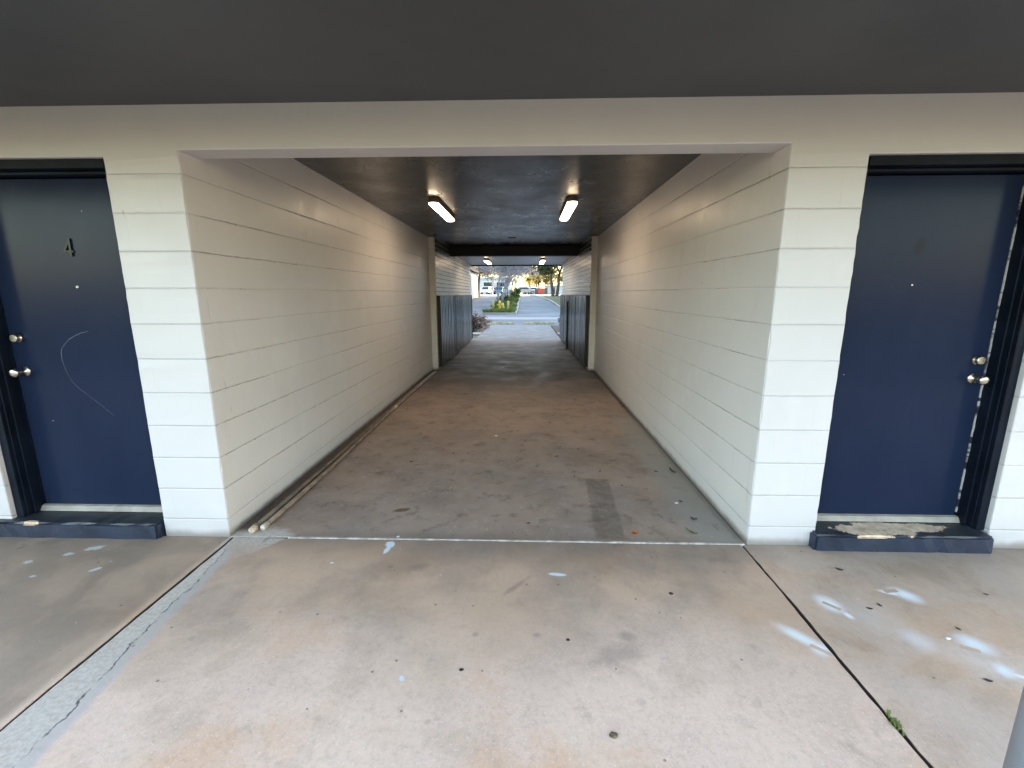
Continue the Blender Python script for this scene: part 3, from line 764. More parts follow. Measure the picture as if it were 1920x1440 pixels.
# ---------------------------------------------------------------- gates folded open against the brick walls
def gate(sx, y0, y1, label, rod=False):
    g = empty('gate', (skew(sx*1.47, y0), y0, 0), label, 'gate', 'black board gates folded open against the brick walls')
    ox, oy = g.location.x, g.location.y
    b = MB(); x = sx*1.462
    y = y0+.02; w = .2; rr = random.Random(int(y0*10)+sx)
    inner = x - sx*.0
    while y < y1-.03:
        ye = min(y+w-.05, y1-.01)
        j = rr.uniform(-.0015,.0015)
        tl = rr.uniform(-.004,.004)
        fx = [(x-sx*(.024+j+tl), y), (x-sx*(.026+j), (y+ye)/2), (x-sx*(.024+j-tl), ye), (x+sx*.006, ye), (x+sx*.006, y)]
        b.prism([(skew(px,py), py) for px, py in fx], .055, 1.462)
        y += w
    p, q = sorted((x+sx*.007, x+sx*.02)); skbox(b, p, q, y0+.02, y1-.01, .055, 1.462)
    o = b.build('board_panel', M['gate'], g, bevel=.004); o.location = (-ox,-oy,0)
    b = MB(); p, q = sorted((x-sx*.03, x+sx*.036))
    skbox(b, p, q, y0, y0+.019, .05, 1.475); skbox(b, p, q, y1-.009, y1, .05, 1.475); skbox(b, p, q, y0+.019, y1-.009, 1.463, 1.475)
    o = b.build('gate_frame', M['black_metal'], g); o.location = (-ox,-oy,0)
    for z in (.35, 1.2):
        b = MB(); p, q = sorted((x+sx*.0365, x+sx*.044)); skbox(b, p, q, y0+.1, y0+.25, z, z+.06)
        o = b.build('hinge', M['black_metal'], g); o.location = (-ox,-oy,0)
    if rod:
        b = MB(); xr = skew(x, y1)-sx*.035
        b.tube([(xr,y1-.05,.03),(xr,y1-.05,1.3)], .014, 8); b.box(xr-.035, xr+.035, y1-.1, y1, .002, .03)
        o = b.build('drop_bolt', M['black_metal'], g); o.location = (-ox,-oy,0)
    return g
gate(-1, 6.44, 8.6, 'black vertical board gate on the left brick wall, nearer the street lamps-lit block pier')
gate(-1, 8.63, 12.3, 'longer black board gate on the left brick wall, at the street end')
gate(1, 6.44, 10.0, 'black board gate on the right brick wall, beside the cream pier, with a drop bolt', True)
gate(1, 10.03, 12.3, 'shorter black board gate on the right brick wall, at the street end')
bpy.data.objects['gate']['label'] = 'black board gate on the left brick wall, touching the cream pier'

# ---------------------------------------------------------------- pipes along the left wall foot
p = empty('pipe', (-1.45,.1,0), 'thin tan pipe lying along the left passage wall, outer one of two, with a coupling', 'pipe', 'pipes along the left wall foot')
b = MB(); b.tube([(0,0,.017),(.006,1.0,.018),(-.02,2.2,.017),(-.035,3.1,.018),(-.045,4.4,.017),(-.05,5.95,.018)], .0165, 14); b.build('pipe_run', M['pipe_a'], p, smooth=True)
b = MB(); b.tube([(-.035,3.06,.019),(-.036,3.1,.019),(-.037,3.18,.019),(-.037,3.21,.019)], [.019,.024,.024,.019], 14); b.build('coupling', M['pipe_end'], p, smooth=True)
b = MB(); b.tube([(0,-.028,.019),(0,-.02,.019),(0,.03,.019)], [.012,.019,.0195], 14); b.build('pipe_cap', M['pipe_cap'], p, smooth=True)
p = empty('pipe', (-1.51,.06,0), 'darker brown pipe lying between the left passage wall and the tan pipe', 'pipe', 'pipes along the left wall foot')
b = MB(); b.tube([(.012,0,.02),(.012,1.5,.02),(-.004,3.0,.021),(-.014,4.5,.02),(-.017,5.9,.02)], .019, 14); b.build('pipe_run', M['pipe_b'], p, smooth=True)
b = MB(); b.tube([(.012,-.03,.022),(.012,-.02,.022),(.012,.035,.022)], [.014,.022,.0225], 14); b.build('pipe_cap', M['pipe_end'], p, smooth=True)

# porch post ------------------------------------------------------
p = empty('porch_post', (1.40,-1.70,0), 'blue grey round metal porch post at the bottom right corner', 'post')
b = MB(); b.tube([(0,0,.012),(0,0,2.486)], .047, 32); b.build('shaft', M['post'], p, smooth=True)
b = MB(); b.box(-.09,.09,-.09,.09,.0005,.012); b.build('base_plate', M['post'], p, bevel=.003)

# ---------------------------------------------------------------- litter on the floor
def leaf_mesh(l, w, seed, curl=.012):
    rr = random.Random(seed); b = MB(); n = 7; vs = []; fs = []
    for i in range(n+1):
        t = i/n; hw = w*math.sin(math.pi*min(1,max(.02,t))**.9)*(.85+.3*rr.random())
        z = .004+curl*(t-.5)**2*4*rr.uniform(.7,1.2)
        vs += [(-hw, (t-.5)*l, z+curl*.6), (0, (t-.5)*l, z), (hw, (t-.5)*l, z+curl*.5*rr.random())]
    for i in range(n):
        a = i*3; fs += [(a,a+1,a+4,a+3),(a+1,a+2,a+5,a+4)]
    k = len(vs); vs2 = [(x,y,z-.0025) for x,y,z in vs]
    fs2 = [tuple(reversed([k+i for i in f])) for f in fs]
    b.mesh(vs+vs2, fs+fs2); return b
def leaf(name, x, y, l, w, rz, mat, label, cat, group=None, seed=1, curl=.012):
    o = leaf_mesh(l, w, seed, curl).build(name, mat, None, fix=False)
    o.location = (x, y, 0.001); o.rotation_euler = (0,0,R(rz)); return tag(o, label, cat, group)
leaf('fallen_leaf', .955, .108, .06, .019, 80, M['orange_leaf'], 'orange fallen leaf behind the pale floor joint, right of the dark scuffed rectangle', 'leaf', seed=2)
leaf('fallen_leaf', 1.324, .125, .085, .01, 40, M['green_leaf'], 'narrow olive leaf on the floor near the right passage corner', 'leaf', seed=3)
leaf('fallen_leaf', 1.40, .30, .045, .02, 60, M['crumple'], 'small tan curled leaf by the right passage wall foot', 'leaf', seed=4)
leaf('fallen_leaf', 1.525, 1.15, .12, .016, 10, M['brown_leaf'], 'long dark leaf lying against the right passage wall foot', 'leaf', seed=5)
def lump(name, x, y, r, mat, label, cat, seed, flat=.5):
    rr = random.Random(seed); bm = bmesh.new(); bmesh.ops.create_icosphere(bm, subdivisions=2, radius=1)
    for v in bm.verts:
        k = rr.uniform(.75,1.2); v.co = Vector((v.co.x*r*k, v.co.y*r*.85*k, max(-.3, v.co.z)*r*flat*k))
    me = bpy.data.meshes.new(name); bm.to_mesh(me); bm.free(); me.materials.append(mat)
    o = bpy.data.objects.new(name, me); C.objects.link(o); o.location = (x,y,r*flat*.32); return tag(o, label, cat)
lump('crumpled_leaf', .565, -1.249, .014, M['crumple'], 'olive brown crumpled leaf near the bottom edge, right of centre', 'leaf', 3, .6)
lump('gum_blob', -.004, -.984, .009, M['gum'], 'black gum blob on the pale pavement, in front of the passage middle', 'gum', 4, .35)
lump('gum_blob', 1.004, -.479, .011, M['gum'], 'black gum blob on the pavement left of the right open joint', 'gum', 5, .35)
lump('gum_blob', .447, -.809, .009, M['gum'], 'dark gum blob right of centre with pale flecks around it', 'gum', 6, .3)
lump('paint_chip', 2.14, -.751, .013, M['chip'], 'white paint chip between the white overspray marks on the right slab', 'chip', 7, .4)
lump('paint_chip', 1.365, .545, .013, M['chip'], 'white chip on the passage floor near the right wall', 'chip', 8, .4)
lump('paint_chip', -.06, 2.1, .018, M['chip'], 'white flake on the passage floor beyond the other chips', 'chip', 9, .3)
BL = 'small dark leaf fragment scattered on the passage floor'
proto = leaf('leaf_fragment', -.46, 2.935, .045, .014, 70, M['brown_leaf'], BL, 'leaf fragment', 'dark leaf fragments on the passage floor', 11, .003)
for i, (x, y) in enumerate([(-.184,2.924),(-.771,2.485),(.595,2.934),(.543,2.612),(-.435,1.543),(-.293,1.547),(-.784,1.311),(.776,1.709),(.546,1.482),(.357,1.231),(.667,1.012),(.901,1.133),(1.029,.84),(1.382,1.138),(1.405,.571),(.277,.219),(.608,1.761)]):
    o = proto.copy(); C.objects.link(o); o.location = (x, y, .001); o.rotation_euler = (0,0,random.uniform(0,3)); s = random.uniform(.55,.95); o.scale = (s,s,s)
RL = 'slim dark leaf fragment on the right pavement slab'
proto2 = leaf('leaf_fragment', 2.001, -.248, .04, .01, 60, M['brown_leaf'], RL, 'leaf fragment', 'dark leaf fragments on the right slab', 13, .003)
for i, (x, y, r) in enumerate([(2.606,-.442,60),(2.239,-.692,20),(2.092,-.978,65),(1.934,-.566,70),(2.002,-.539,20)]):
    o = proto2.copy(); C.objects.link(o); o.location = (x, y, .001); o.rotation_euler = (0,0,R(r)); s = random.uniform(.55,.9); o.scale = (s,s,s)
# weed in the right joint
rr = random.Random(21); b = MB()
for k in range(70):
    y = rr.gauss(-1.175, .026); x = 1.581+rr.gauss(0,.006); a = rr.uniform(0,6.28); l = rr.uniform(.008,.024); w = rr.uniform(.002,.0045)
    dx, dy = math.cos(a), math.sin(a); p = Vector((x,y,rr.uniform(-.015,.006))); q = p+Vector((dx*l*.6, dy*l*.6, l*.7)); s_ = Vector((-dy,dx,0))*w
    b.face([p-s_*.4, p+s_*.4, (p+q)/2+s_, q, (p+q)/2-s_])
o = b.build('weed', M['grass'], None, fix=False); tag(o, 'small green weed growing in the right open pavement joint', 'weed')

# ---------------------------------------------------------------- outside: roads, kerbs, island
right = [(19.5,9),(30,6),(36,4.2),(40,3.4),(47,2.8),(55,2.05),(66,.9)]
def rx(y):
    for (a, xa), (c, xc) in zip(right, right[1:]):
        if y <= c: return xa+(xc-xa)*max(0,(y-a)/(c-a))
    return right[-1][1]
sheet('road', 19.5, 66, K(-5.6), rx, -.02, M['asphalt'], 1.0)
sheet('street', 66, 80, K(-70), K(70), -.02, M['pale_paving'], 2)
sheet('gutter', 24.6, 27.2, K(-5.6), K(5.0), -.008, M['pale_paving'], 1)
b = MB(); ys = rows(31, 66, 1.5)
for a, c in zip(ys, ys[1:]):
    for (x0, x1) in ((rx(a), rx(a)+.16),):
        vs = [(rx(a),a,gz(a)-.05),(rx(a)+.16,a,gz(a)-.05),(rx(c)+.16,c,gz(c)-.05),(rx(c),c,gz(c)-.05)]
        vs += [(x,y,z+.17) for x,y,z in vs]
        b.mesh(vs, [(4,5,6,7),(0,1,5,4),(1,2,6,5),(2,3,7,6),(3,0,4,7)])
tag(b.build('kerb', M['kerb']), kind='structure')
IX0, IX1, IY0, IY1 = -3.0, -.42, 31.2, 62
b = MB(); ys = rows(IY0, IY1, 1.5)
for a, c in zip(ys, ys[1:]):
    for x0, x1 in ((IX0, IX0+.16), (IX1-.16, IX1)):
        vs = [(x0,a,gz(a)-.05),(x1,a,gz(a)-.05),(x1,c,gz(c)-.05),(x0,c,gz(c)-.05)]; vs += [(x,y,z+.18) for x,y,z in vs]
        b.mesh(vs, [(4,5,6,7),(0,1,5,4),(1,2,6,5),(2,3,7,6),(3,0,4,7)])
b.box(IX0+.16, IX1-.16, IY0, IY0+.16, -.05, .13)
tag(b.build('island_kerb', M['kerb']), kind='structure')
sheet('island_soil', IY0+.16, IY1, K(IX0+.16), K(IX1-.16), .06, M['ground'], 1.5)
rr = random.Random(33); b = MB()
clumps = [(rr.uniform(IX0+.2, IX1-.2), IY0+.3+(rr.random()**1.7)*26, rr.uniform(.15,.5), rr.uniform(.08,.34)) for k in range(150)]
for k in range(9000):
    if rr.random() < .8:
        cxx, cyy, cr, ch = rr.choice(clumps); x = min(IX1-.14, max(IX0+.1, rr.gauss(cxx, cr*.6))); y = max(IY0+.2, rr.gauss(cyy, cr)); ll = ch
    else:
        y = IY0+.25+(rr.random()**1.6)*(IY1-IY0-.5); x = rr.uniform(IX0+.1, IX1-.12); ll = .09
    z = gz(y)+.06; l = ll*rr.uniform(.6,1.2)*(.6 if 34 < y < 39 else 1); a = rr.uniform(0,6.28); w = rr.uniform(.015,.035)
    d = Vector((math.cos(a),math.sin(a),0)); s_ = Vector((-d.y,d.x,0))*w; p = Vector((x,y,z)); q = p+d*l*.55+Vector((0,0,l)); m = p+d*l*.15+Vector((0,0,l*.6))
    b.face([p-s_, p+s_, m+s_*.8, q, m-s_*.8])
tag(b.build('island_grass', M['grass'], None, fix=False), 'tall green grass filling the kerbed island', 'grass', kind='stuff')

def wheel_stop(x0, x1, label):
    b = MB(); b.prism([(-.08,0),(.08,0),(.055,.11),(-.055,.11)], 0, x1-x0, 'X')
    o = b.build('wheel_stop', M['stop'], None, bevel=.01); o.location = (x0, 20.5, -.02); tag(o, label, 'wheel stop', 'faded yellow wheel stops at the end of the path')
wheel_stop(-1.74, -.33, 'faded yellow concrete wheel stop, left one at the end of the path')
wheel_stop(.12, 1.76, 'faded yellow concrete wheel stop, right one at the end of the path')

# hydrant and bollards
h = empty('fire_hydrant', (-2.0, 37.2, gz(37.2)+.06), 'yellow fire hydrant in the grassy island between faded bollards', 'hydrant')
b = MB(); b.lathe([(.17,0),(.17,.05),(.12,.06),(.115,.5),(.15,.52),(.15,.56),(.12,.58)], 20); b.build('barrel', M['yellow'], h, smooth=True)
b = MB(); b.lathe([(.14,.581),(.135,.63),(.11,.70),(.06,.75),(.035,.76),(.035,.81),(.02,.815)], 20); b.build('bonnet', M['yellow'], h, smooth=True)
for sx in (-1, 1):
    b = MB(); x0 = .10*sx; b.lathe([(.065,.1*sx),(.065,.18*sx),(.085,.185*sx),(.085,.215*sx),(.03,.22*sx),(.03,.25*sx)], 14, (0,0,.42), 'X'); b.build('side_outlet', M['yellow'], h)
b = MB(); b.lathe([(.08,-.1),(.08,-.19),(.10,-.195),(.10,-.235),(.03,-.24),(.03,-.27)], 14, (0,0,.40), 'Y'); b.build('front_outlet', M['yellow'], h)
def bollard(x, y, hgt, lean, label):
    b = MB(); b.lathe([(.10,-.2),(.10,hgt-.05),(.085,hgt-.015),(.045,hgt)], 16)
    o = b.build('bollard', M['bollard'], None, smooth=True); o.location = (x,y,gz(y)+.06); o.rotation_euler = (0,R(lean),0)
    tag(o, label, 'bollard', 'faded yellow bollards round the hydrant')
bollard(-2.66, 38.2, .72, 0, 'short faded bollard left of the yellow hydrant')
bollard(-1.52, 34.8, .68, -11, 'leaning yellowed bollard just right of the hydrant')
bollard(-1.25, 36.0, .80, 2, 'upright yellowed bollard farthest right of the hydrant')

# ---------------------------------------------------------------- vegetation
def leaf_quads(b, cen, rad, n, size, rr, flat=1., shell=.5):
    for _ in range(n):
        d = Vector((rr.gauss(0,1), rr.gauss(0,1), rr.gauss(0,1))).normalized()
        r = (shell+(1-shell)*rr.random())**.8
        p = Vector(cen)+Vector((d.x*rad[0]*r, d.y*rad[1]*r, d.z*rad[2]*r))
        a = Vector((rr.gauss(0,1), rr.gauss(0,1), rr.gauss(0,1)*flat)).normalized(); c = a.orthogonal().normalized()
        c = (c*math.cos(rr.random()*6)+a.cross(c)*math.sin(rr.random()*6)).normalized()
        e = a.cross(c); s = size*rr.uniform(.6,1.3)
        b.face([p-c*s*.5, p+e*s*.28, p+c*s*.5, p-e*s*.28])
def branch(b, p, d, l, r, depth, rr, tips, up=.15, spread=.5, n=5, sub=(2,3), minr=.006):
    pts = [Vector(p)]; rad = [r]; d = Vector(d).normalized()
    for i in range(3):
        d = (d+Vector((rr.gauss(0,.13), rr.gauss(0,.13), rr.gauss(0,.10)+up*.3))).normalized()
        pts.append(pts[-1]+d*l/3); rad.append(r*(1-.16*(i+1)))
    b.tube(pts, rad, n if depth > 1 else 3, cap=False)
    if depth == 0: tips.append(pts[-1]); return
    for k in range(rr.randint(*sub)+ (1 if depth <= 2 else 0)):
        t = rr.uniform(.45,1.); i = min(2,int(t*3)); q = pts[i].lerp(pts[i+1], t*3-i) if t < 1 else pts[-1]
        nd = (d+Vector((rr.gauss(0,spread), rr.gauss(0,spread), rr.gauss(0,spread*.6)+up))).normalized()
        branch(b, q, nd, l*rr.uniform(.62,.82), max(minr, r*rr.uniform(.5,.66)), depth-1, rr, tips, up, spread, n, sub, minr)
def bare_tree(x, y, stems, hgt, seed, label, lean=.22, depth=5, r0=.075):
    mr = .015 if y < 60 else .034
    rr = random.Random(seed); t = empty('bare_tree', (x,y,gz(y)+.03), label, 'tree', 'grey bare trees in the island')
    bt = MB(); bc = MB(); tips = []
    for k in range(stems):
        a = 6.28*k/stems+rr.uniform(-.4,.4); d = Vector((math.cos(a)*lean, math.sin(a)*lean, 1)).normalized()
        p = Vector((math.cos(a)*.12, math.sin(a)*.12, 0)); l = hgt*.27
        q = p+d*l*.5+Vector((rr.gauss(0,.04),rr.gauss(0,.04),0)); e = q+(d+Vector((rr.gauss(0,.1),rr.gauss(0,.1),0)))*l*.5
        bt.tube([p,q,e], [r0,r0*.85,r0*.72], 8)
        for m in range(4):
            nd = (d+Vector((rr.gauss(0,.45), rr.gauss(0,.45), .1))).normalized()
            branch(bc, e, nd, hgt*.27, r0*.55, depth, rr, tips, .12, .42, 4, (2,3), mr)
    bt.build('trunk', M['bare'], t, smooth=True, fix=False); bc.build('crown', M['bare'], t, fix=False)
    return t
bare_tree(-2.2, 42.5, 5, 5.6, 5, 'grey multi-stemmed bare tree behind the yellow hydrant')
bare_tree(-1.75, 49, 4, 6.0, 8, 'grey bare tree farther back in the island, in front of the green hedge bush')
for i, (x, y, hh, lb) in enumerate([(-8.6,101,8.5,'wide grey bare tree behind the pale building, far left'), (-4.6,106,8.0,'tall grey bare tree beyond the blue parked car'), (-1.9,99,8.5,'grey bare tree beyond the street, above the hedge bush'), (1.2,112,8.5,'grey bare tree beyond the low pale wall')]):
    tt = bare_tree(x, y, 4, hh, 60+i, lb, .35, 4, .16); tt['group'] = 'grey bare trees beyond the street'
def leafy_tree(name, x, y, stems, trunk_h, r0, crown, n, size, leaf, bark, seed, label, group=None, lean=.2, dz=0):
    rr = random.Random(seed); t = empty(name, (x,y,gz(y)-.08+dz), label, 'tree', group)
    bt = MB(); bl = MB(); tips = []
    for k in range(stems):
        a = 6.28*k/stems+rr.uniform(-.3,.3) if stems > 1 else rr.uniform(0,6.28)
        d = Vector((math.cos(a)*lean, math.sin(a)*lean*.6, 1)).normalized()
        p = Vector((math.cos(a)*r0*1.1*(stems > 1), math.sin(a)*r0*.8*(stems > 1), 0))
        q = p+d*trunk_h*.5; e = q+(d+Vector((rr.gauss(0,.08),rr.gauss(0,.08),0)))*trunk_h*.5
        bt.tube([p-Vector((0,0,.1)), p+d*.2, q, e], [r0*1.35,r0,r0*.85,r0*.72], 10)
        for m in range(4):
            branch(bt, e, d+Vector((rr.gauss(0,.55), rr.gauss(0,.5), .15)), crown[2]*.6, r0*.5, 2, rr, tips, .1, .55, 5, (2,2), .015)
    cz = trunk_h+crown[2]*.38
    cl = []
    for k in range(26):
        d = Vector((rr.gauss(0,1), rr.gauss(0,1), rr.gauss(0,.9))).normalized()*rr.uniform(.45,1.)
        cl.append((Vector((d.x*crown[0], d.y*crown[1], cz+d.z*crown[2]*.75)), rr.uniform(.22,.42)))
    for c, k in cl: leaf_quads(bl, c, (crown[0]*k, crown[1]*k, crown[2]*k*.75), n//26, size, rr, 1, .2)
    bt.build('trunk', bark, t, smooth=True, fix=False); bl.build('crown', leaf, t, fix=False)
    return t
leafy_tree('oak_tree', 4.35, 62, 2, 3.2, .24, (4.6,3.6,3.3), 9000, .28, M['oak_leaf'], M['bark'], 3, 'dark green oak with two leaning trunks beside the right road', None, .13)
leafy_tree('oak_tree', -6.1, 59, 1, 3.3, .20, (2.6,2.6,1.9), 2200, .22, M['rust_leaf'], M['bark'], 4, 'rusty leaved tree in front of the white building on the left')
leafy_tree('oak_tree', -5.3, 72, 1, 3.0, .14, (2.2,2.2,1.8), 900, .2, M['oak_leaf'], M['bare'], 14, 'slim grey trunked tree in front of the parked white cars')
for i, (x, y, hh, cr, lb) in enumerate([(4.0,118,3.0,(4,3,3),'golden lit tree beyond the street, left of the oak'), (9.5,126,3.0,(5,4,4),'broad golden lit tree directly behind the big oak'), (15,120,3.0,(6,4,4.5),'golden tree far behind the oak, partly hidden by the passage wall'),
                                    (21,128,3.0,(6,4,4.5),'golden tree rising behind the flat roofed building')]):
    leafy_tree('golden_tree', x, y, 1, hh, .2, cr, 1500, .55, M['gold_leaf'], M['bark'], 40+i, lb, 'golden lit trees beyond the street')
def palm_tree(x, y, hgt, seed, label):
    rr = random.Random(seed); t = empty('palm_tree', (x,y,gz(y)-.08), label, 'palm', 'palms beyond the street')
    b = MB(); b.tube([(0,0,-.1),(.05,0,hgt*.5),(.0,.05,hgt)], [.22,.16,.15], 10); b.build('trunk', M['bark'], t, smooth=True)
    b = MB()
    for k in range(26):
        a = rr.uniform(0,6.28); el = rr.uniform(-.5,1.1); d = Vector((math.cos(a)*math.cos(el), math.sin(a)*math.cos(el), math.sin(el)))
        p = Vector((0,.05,hgt)); L = rr.uniform(1.3,1.9); pts = [p]
        for i in range(5):
            pts.append(pts[-1]+d*L/5); d = (d+Vector((0,0,-.28))).normalized()
        for i in range(5):
            s = Vector((-d.y,d.x,0)).normalized()
            for q in range(5):
                u = pts[i].lerp(pts[i+1], q/5)
                for sg in (-1,1):
                    tip = u+s*sg*.34*(1.2-i*.15)+(pts[i+1]-pts[i])*.7+Vector((0,0,-.10))
                    w = (pts[i+1]-pts[i]).normalized()*.03
                    b.face([u-w,u+w,tip+w*.3,tip-w*.3])
    b.build('crown', M['palm'], t, fix=False)
palm_tree(.9, 97, 3.1, 1, 'yellow green palm just right of the bare island trees')
palm_tree(2.6, 100, 3.5, 2, 'yellow green palm in front of the golden trees, left of the red panel')
def bush(name, x, y, z, rad, n, size, mats, seed, label, cat, twigs=10):
    rr = random.Random(seed); t = empty(name, (x,y,z), label, cat)
    b = MB()
    for k in range(twigs):
        a = rr.uniform(0,6.28); q = Vector((math.cos(a)*rad[0]*.6, math.sin(a)*rad[1]*.6, rad[2]*rr.uniform(1.0,1.7)))
        b.tube([(0,0,0), q*.5+Vector((rr.gauss(0,.03),rr.gauss(0,.03),.03)), q], [.012,.009,.004], 5)
    b.build('stem', M['bark'], t, fix=False)
    for i, m in enumerate(mats):
        b = MB()
        for k in range(12):
            d = Vector((rr.gauss(0,.5), rr.gauss(0,.5), rr.gauss(0,.5)))
            leaf_quads(b, (d.x*rad[0], d.y*rad[1], rad[2]+d.z*rad[2]*.8), (rad[0]*.5,rad[1]*.5,rad[2]*.45), (n if i == 0 else n//5)//12, size, rr, 1, .1)
        b.v = [(v[0], v[1], max(v[2], .01)) for v in b.v]
        b.build('foliage' if i == 0 else 'blossom', m, t, fix=False)
bush('shrub', -1.98, 16.0, -.03, (.33,.4,.42), 1500, .07, [M['shrub_leaf'], M['red_leaf']], 6, 'dark shrub with reddish tips at the left end of the gates', 'shrub')
bush('dry_shrub', -1.85, 17.6, -.03, (.4,.6,.32), 800, .08, [M['dry_leaf']], 7, 'dry brownish shrub left of the path, beyond the dark shrub', 'shrub', 16)
bush('dry_shrub', 1.95, 17.2, -.03, (.38,.7,.34), 800, .08, [M['dry_leaf']], 8, 'dry brownish shrub right of the path', 'shrub', 16)
bush('hedge_bush', -1.0, 52, gz(52)+.06, (.7,1.2,.62), 2200, .13, [M['hedge']], 9, 'clipped green bush at the far end of the island', 'bush')
bush('hedge_bush', -1.9, 46.5, gz(46.5)+.06, (.5,.5,.32), 700, .12, [M['hedge']], 10, 'low green bush under the bare trees', 'bush')

# ---------------------------------------------------------------- background buildings (one an added sun blocker), cars, fence
w = empty('white_building', (-6.05,26,0), 'long plain white building along the left road', 'building')
b = MB(); b.box(-14, 0, 0, 32, -.5, 4.05); b.build('wall', M['blue_white'], w)
b = MB(); b.box(-14.3, .35, -.3, 32.3, 4.05, 4.3); b.build('roof', M['roof'], w)
w = empty('white_building', (8.8,14.5,0), 'long plain white building along the right lawn', 'building')  # out-of-view block, added only to keep the low sun off the scene
b = MB(); b.box(0, 11, 0, 51, -.5, 7.6); b.build('wall', M['white_bld'], w)  # wall of the added out-of-view sun blocker
b = MB(); b.box(-.35, 11.3, -.3, 51.3, 7.6, 7.85); b.build('roof', M['roof'], w)  # roof of the added out-of-view sun blocker
w = empty('pale_building', (-14,96,gz(96)), 'low pale building with dark windows behind the parked cars', 'building')
b = MB(); b.box(-8, 11, 0, 8, -.3, 3.3); b.build('wall', M['white_bld'], w)
b = MB(); b.box(-8.3, 11.3, -.4, 8.3, 3.3, 3.6); b.build('roof', M['pale_trim_glint'], w)
for i in range(6):
    x = -6+i*2.8; f = MB(); f.box(x-.05,x+1.85,-.06,-.001,.95,2.55); fo = f.build('window', M['white_post'], w); p = MB(); p.box(x,x+1.8,-.09,-.061,1.0,2.5); p.build('pane', M['glass'], fo)
w = empty('flat_roofed_building', (5.2,110,gz(110)), 'white flat roofed building beyond the street, right of the red panel', 'building')
b = MB(); b.box(0, 14, 0, 8, -.3, 1.9); b.build('wall', M['white_bld'], w)
b = MB(); b.box(-.3, 14.3, -.3, 8.3, 1.9, 2.15); b.build('roof', M['pale_trim_glint'], w)
p = MB(); p.box(1.2,2.2,-.05,-.001,.0,1.6); p.build('door', M['glass'], w)
w = empty('boundary_wall', (.4,100,gz(100)), 'low pale wall beyond the street, left of the red panel', 'wall')
b = MB(); b.box(0, 2.1, 0, .2, -.2, 1.0); b.build('panel', M['stucco'], w, bevel=.02); b = MB(); b.box(-.05,2.15,-.03,.23,1.0,1.08); b.build('coping', M['pale_trim_glint'], w)
w = empty('low_fence', (2.1,86,gz(86)), 'dark low fence with a red panel across the street', 'fence')
b = MB()
for k in range(14): b.box(k*.16, k*.16+.15, 0, .04, 0, 1.15)
b.build('board_panel', M['dark_fence'], w)
b = MB(); b.box(.52,1.5,-.06,-.01,.18,1.12); b.build('red_panel', M['red'], w, bevel=.02)
for x in (-.1, 2.245):
    b = MB(); b.box(x, x+.09, -.02, .07, -.1, 1.25); b.build('post', M['dark_fence'], w)

def make_car(mat, label):
    t = empty('parked_car', (0,0,0), label, 'car', 'cars parked beyond the street')
    body = [(-2.2,.35),(-2.25,.62),(-2.15,.82),(-1.2,.92),(1.15,.92),(2.05,.80),(2.2,.58),(2.18,.32)]
    b = MB(); b.prism([(x,z) for x,z in body], -.85, .85, 'Y'); b.build('body', mat, t, bevel=.06)
    cab = [(-1.75,.91),(-1.25,1.40),(-.9,1.46),(.25,1.46),(.55,1.40),(1.2,.91)]
    n = len(cab); b = MB(); vs = [(x,-.8+.14*(z-.9)/.5,z) for x,z in cab]+[(x,.8-.14*(z-.9)/.5,z) for x,z in cab]
    b.mesh(vs, [tuple(range(n)), tuple(reversed(range(n,2*n)))]+[(i,i+n,(i+1)%n+n,(i+1)%n) for i in range(n)]); b.build('cabin', mat, t, bevel=.04)
    for sy in (-1, 1):
        b = MB(); wv = [(-1.35,.98),(-1.1,1.34),(.35,1.36),(.9,.98)]
        b.face([(x, sy*(.815-.14*(z-.9)/.5), z) for x, z in wv]); o = b.build('side_window', M['glass'], t, fix=False)
    b = MB(); b.face([(1.19,-.68,.95),(1.19,.68,.95),(.62,.6,1.38),(.62,-.6,1.38)]); b.build('windscreen', M['glass'], t, fix=False)
    b = MB(); b.face([(-1.75,-.68,.97),(-1.75,.68,.97),(-1.29,.6,1.38),(-1.29,-.6,1.38)])
    b.build('rear_window', M['glass'], t, fix=False)
    for x in (-1.4, 1.4):
        for sy in (-1, 1):
            b = MB(); b.lathe([(.2,-.1),(.32,-.1),(.33,-.05),(.33,.05),(.32,.1),(.2,.1)], 18, (x, sy*.78, .325), 'Y'); o = b.build('wheel', M['tyre'], t)
            b2 = MB(); b2.lathe([(.2,-.103),(.2,.103)], 14, (x, sy*.78, .325), 'Y'); b2.build('rim', M['grey_car'], o)
    for sy in (-1, 1):
        b = MB(); b.box(2.1,2.215,sy*.62-.16,sy*.62+.16,.6,.74); b.build('headlight', M['glass'], t, bevel=.02)
    return t
c0 = make_car(M['white_car'], 'white parked car nearest the left tree trunk'); c0.location = (-7.0,86,gz(86)); c0.rotation_euler = (0,0,R(75))
c1 = make_car(M['blue_car'], 'blue parked car between the white cars behind the bare trees'); c1.location = (-4.7,88,gz(88)); c1.rotation_euler = (0,0,R(80))
c2 = copy_tree(c0); c2.location = (-5.9,92,gz(92)); c2.rotation_euler = (0,0,R(10)); c2['label'] = 'white car parked side-on in front of the pale building'
c3 = make_car(M['grey_car'], 'silver parked car right of the island, before the low pale wall'); c3.location = (.1,90,gz(90)); c3.rotation_euler = (0,0,R(8))
c4 = copy_tree(c0); c4.location = (1.4,95,gz(95)); c4.rotation_euler = (0,0,R(170)); c4['label'] = 'white parked car partly hidden behind the silver car'
p = empty('white_post', (-1.66,13.35,-.03), 'slim white post just outside the left end of the passage', 'post')
b = MB(); b.box(-.028,.028,-.028,.028,0,2.14); b.build('shaft', M['white_post'], p, bevel=.006)
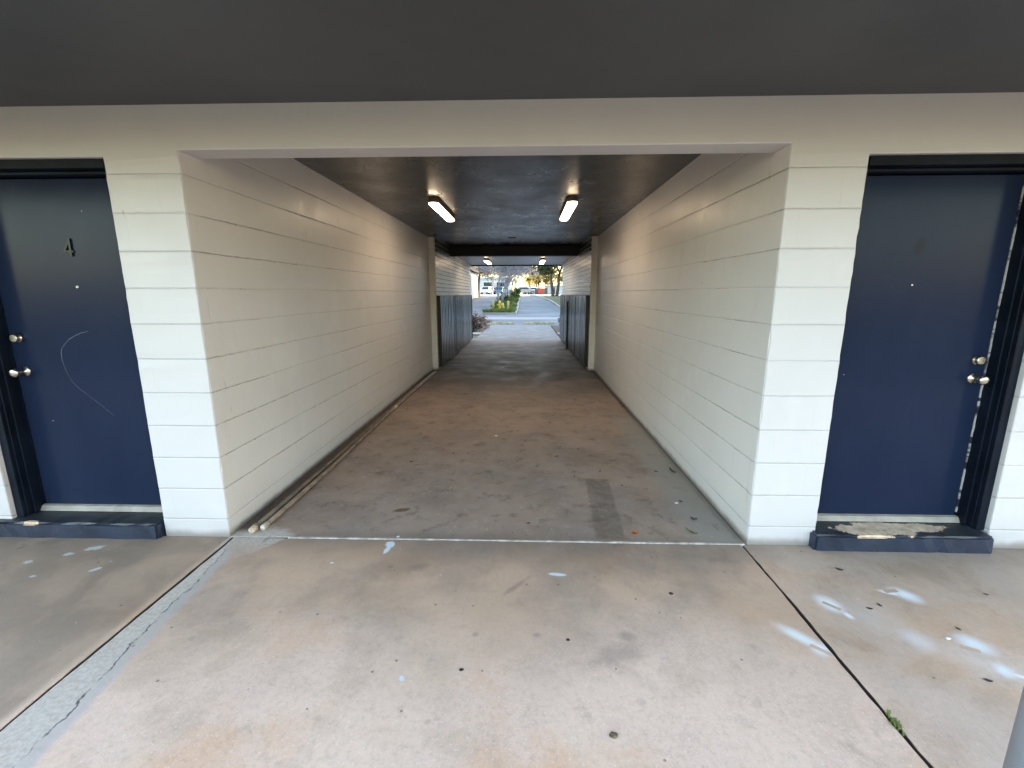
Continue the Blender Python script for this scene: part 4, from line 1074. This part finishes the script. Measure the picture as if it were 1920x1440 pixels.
b = MB(); b.box(-.034,.034,-.034,.034,2.14,2.165); b.build('post_cap', M['white_post'], p, bevel=.006)

# ---------------------------------------------------------------- sky, sun, camera
SUN_EL, SUN_AZ = 10.5, 58.0      # azimuth measured from +Y towards +X
wd = bpy.data.worlds.new('World'); bpy.context.scene.world = wd; wd.use_nodes = True
nt = wd.node_tree; nt.nodes.clear()
sky = nt.nodes.new('ShaderNodeTexSky'); sky.sky_type = 'NISHITA'; sky.sun_disc = False
sky.sun_elevation = R(SUN_EL); sky.sun_rotation = R(SUN_AZ); sky.air_density = 1.0; sky.dust_density = 2.2; sky.ozone_density = .6
bg = nt.nodes.new('ShaderNodeBackground'); bg.inputs[1].default_value = .15
wo = nt.nodes.new('ShaderNodeOutputWorld'); nt.links.new(sky.outputs[0], bg.inputs[0]); nt.links.new(bg.outputs[0], wo.inputs[0])
sl = bpy.data.lights.new('Sun', 'SUN'); sl.energy = 2.0; sl.angle = R(.5); sl.color = (.55,.40,.22)
so = bpy.data.objects.new('Sun', sl); C.objects.link(so)
d = Vector((math.sin(R(SUN_AZ))*math.cos(R(SUN_EL)), math.cos(R(SUN_AZ))*math.cos(R(SUN_EL)), math.sin(R(SUN_EL))))
so.rotation_euler = d.to_track_quat('Z', 'Y').to_euler()

f, yaw, pitch, roll, cx, cy, cz = 842.8457, -.0303, -.1985, -.0014, .2527, -2.5505, 1.5099
fw = Vector((math.sin(yaw)*math.cos(pitch), math.cos(yaw)*math.cos(pitch), math.sin(pitch)))
r0 = Vector((math.cos(yaw), -math.sin(yaw), 0)); u0 = r0.cross(fw)
r1 = r0*math.cos(roll)+u0*math.sin(roll); u1 = -r0*math.sin(roll)+u0*math.cos(roll)
cam = bpy.data.cameras.new('Camera'); co = bpy.data.objects.new('Camera', cam); C.objects.link(co)
cam.sensor_fit = 'HORIZONTAL'; cam.sensor_width = 36; cam.lens = f/1920*36; cam.clip_start = .05; cam.clip_end = 1000
mw = Matrix((r1, u1, -fw)).transposed().to_4x4(); mw.translation = (cx, cy, cz); co.matrix_world = mw
sc = bpy.context.scene; sc.camera = co
sc.view_settings.view_transform = 'Standard'; sc.view_settings.look = 'None'; sc.view_settings.exposure = 3.5; sc.view_settings.gamma = 1
sc.cycles.use_denoising = True; sc.cycles.max_bounces = 10; sc.cycles.diffuse_bounces = 6; sc.cycles.glossy_bounces = 4; sc.cycles.sample_clamp_indirect = 6; sc.cycles.caustics_reflective = False; sc.cycles.caustics_refractive = False
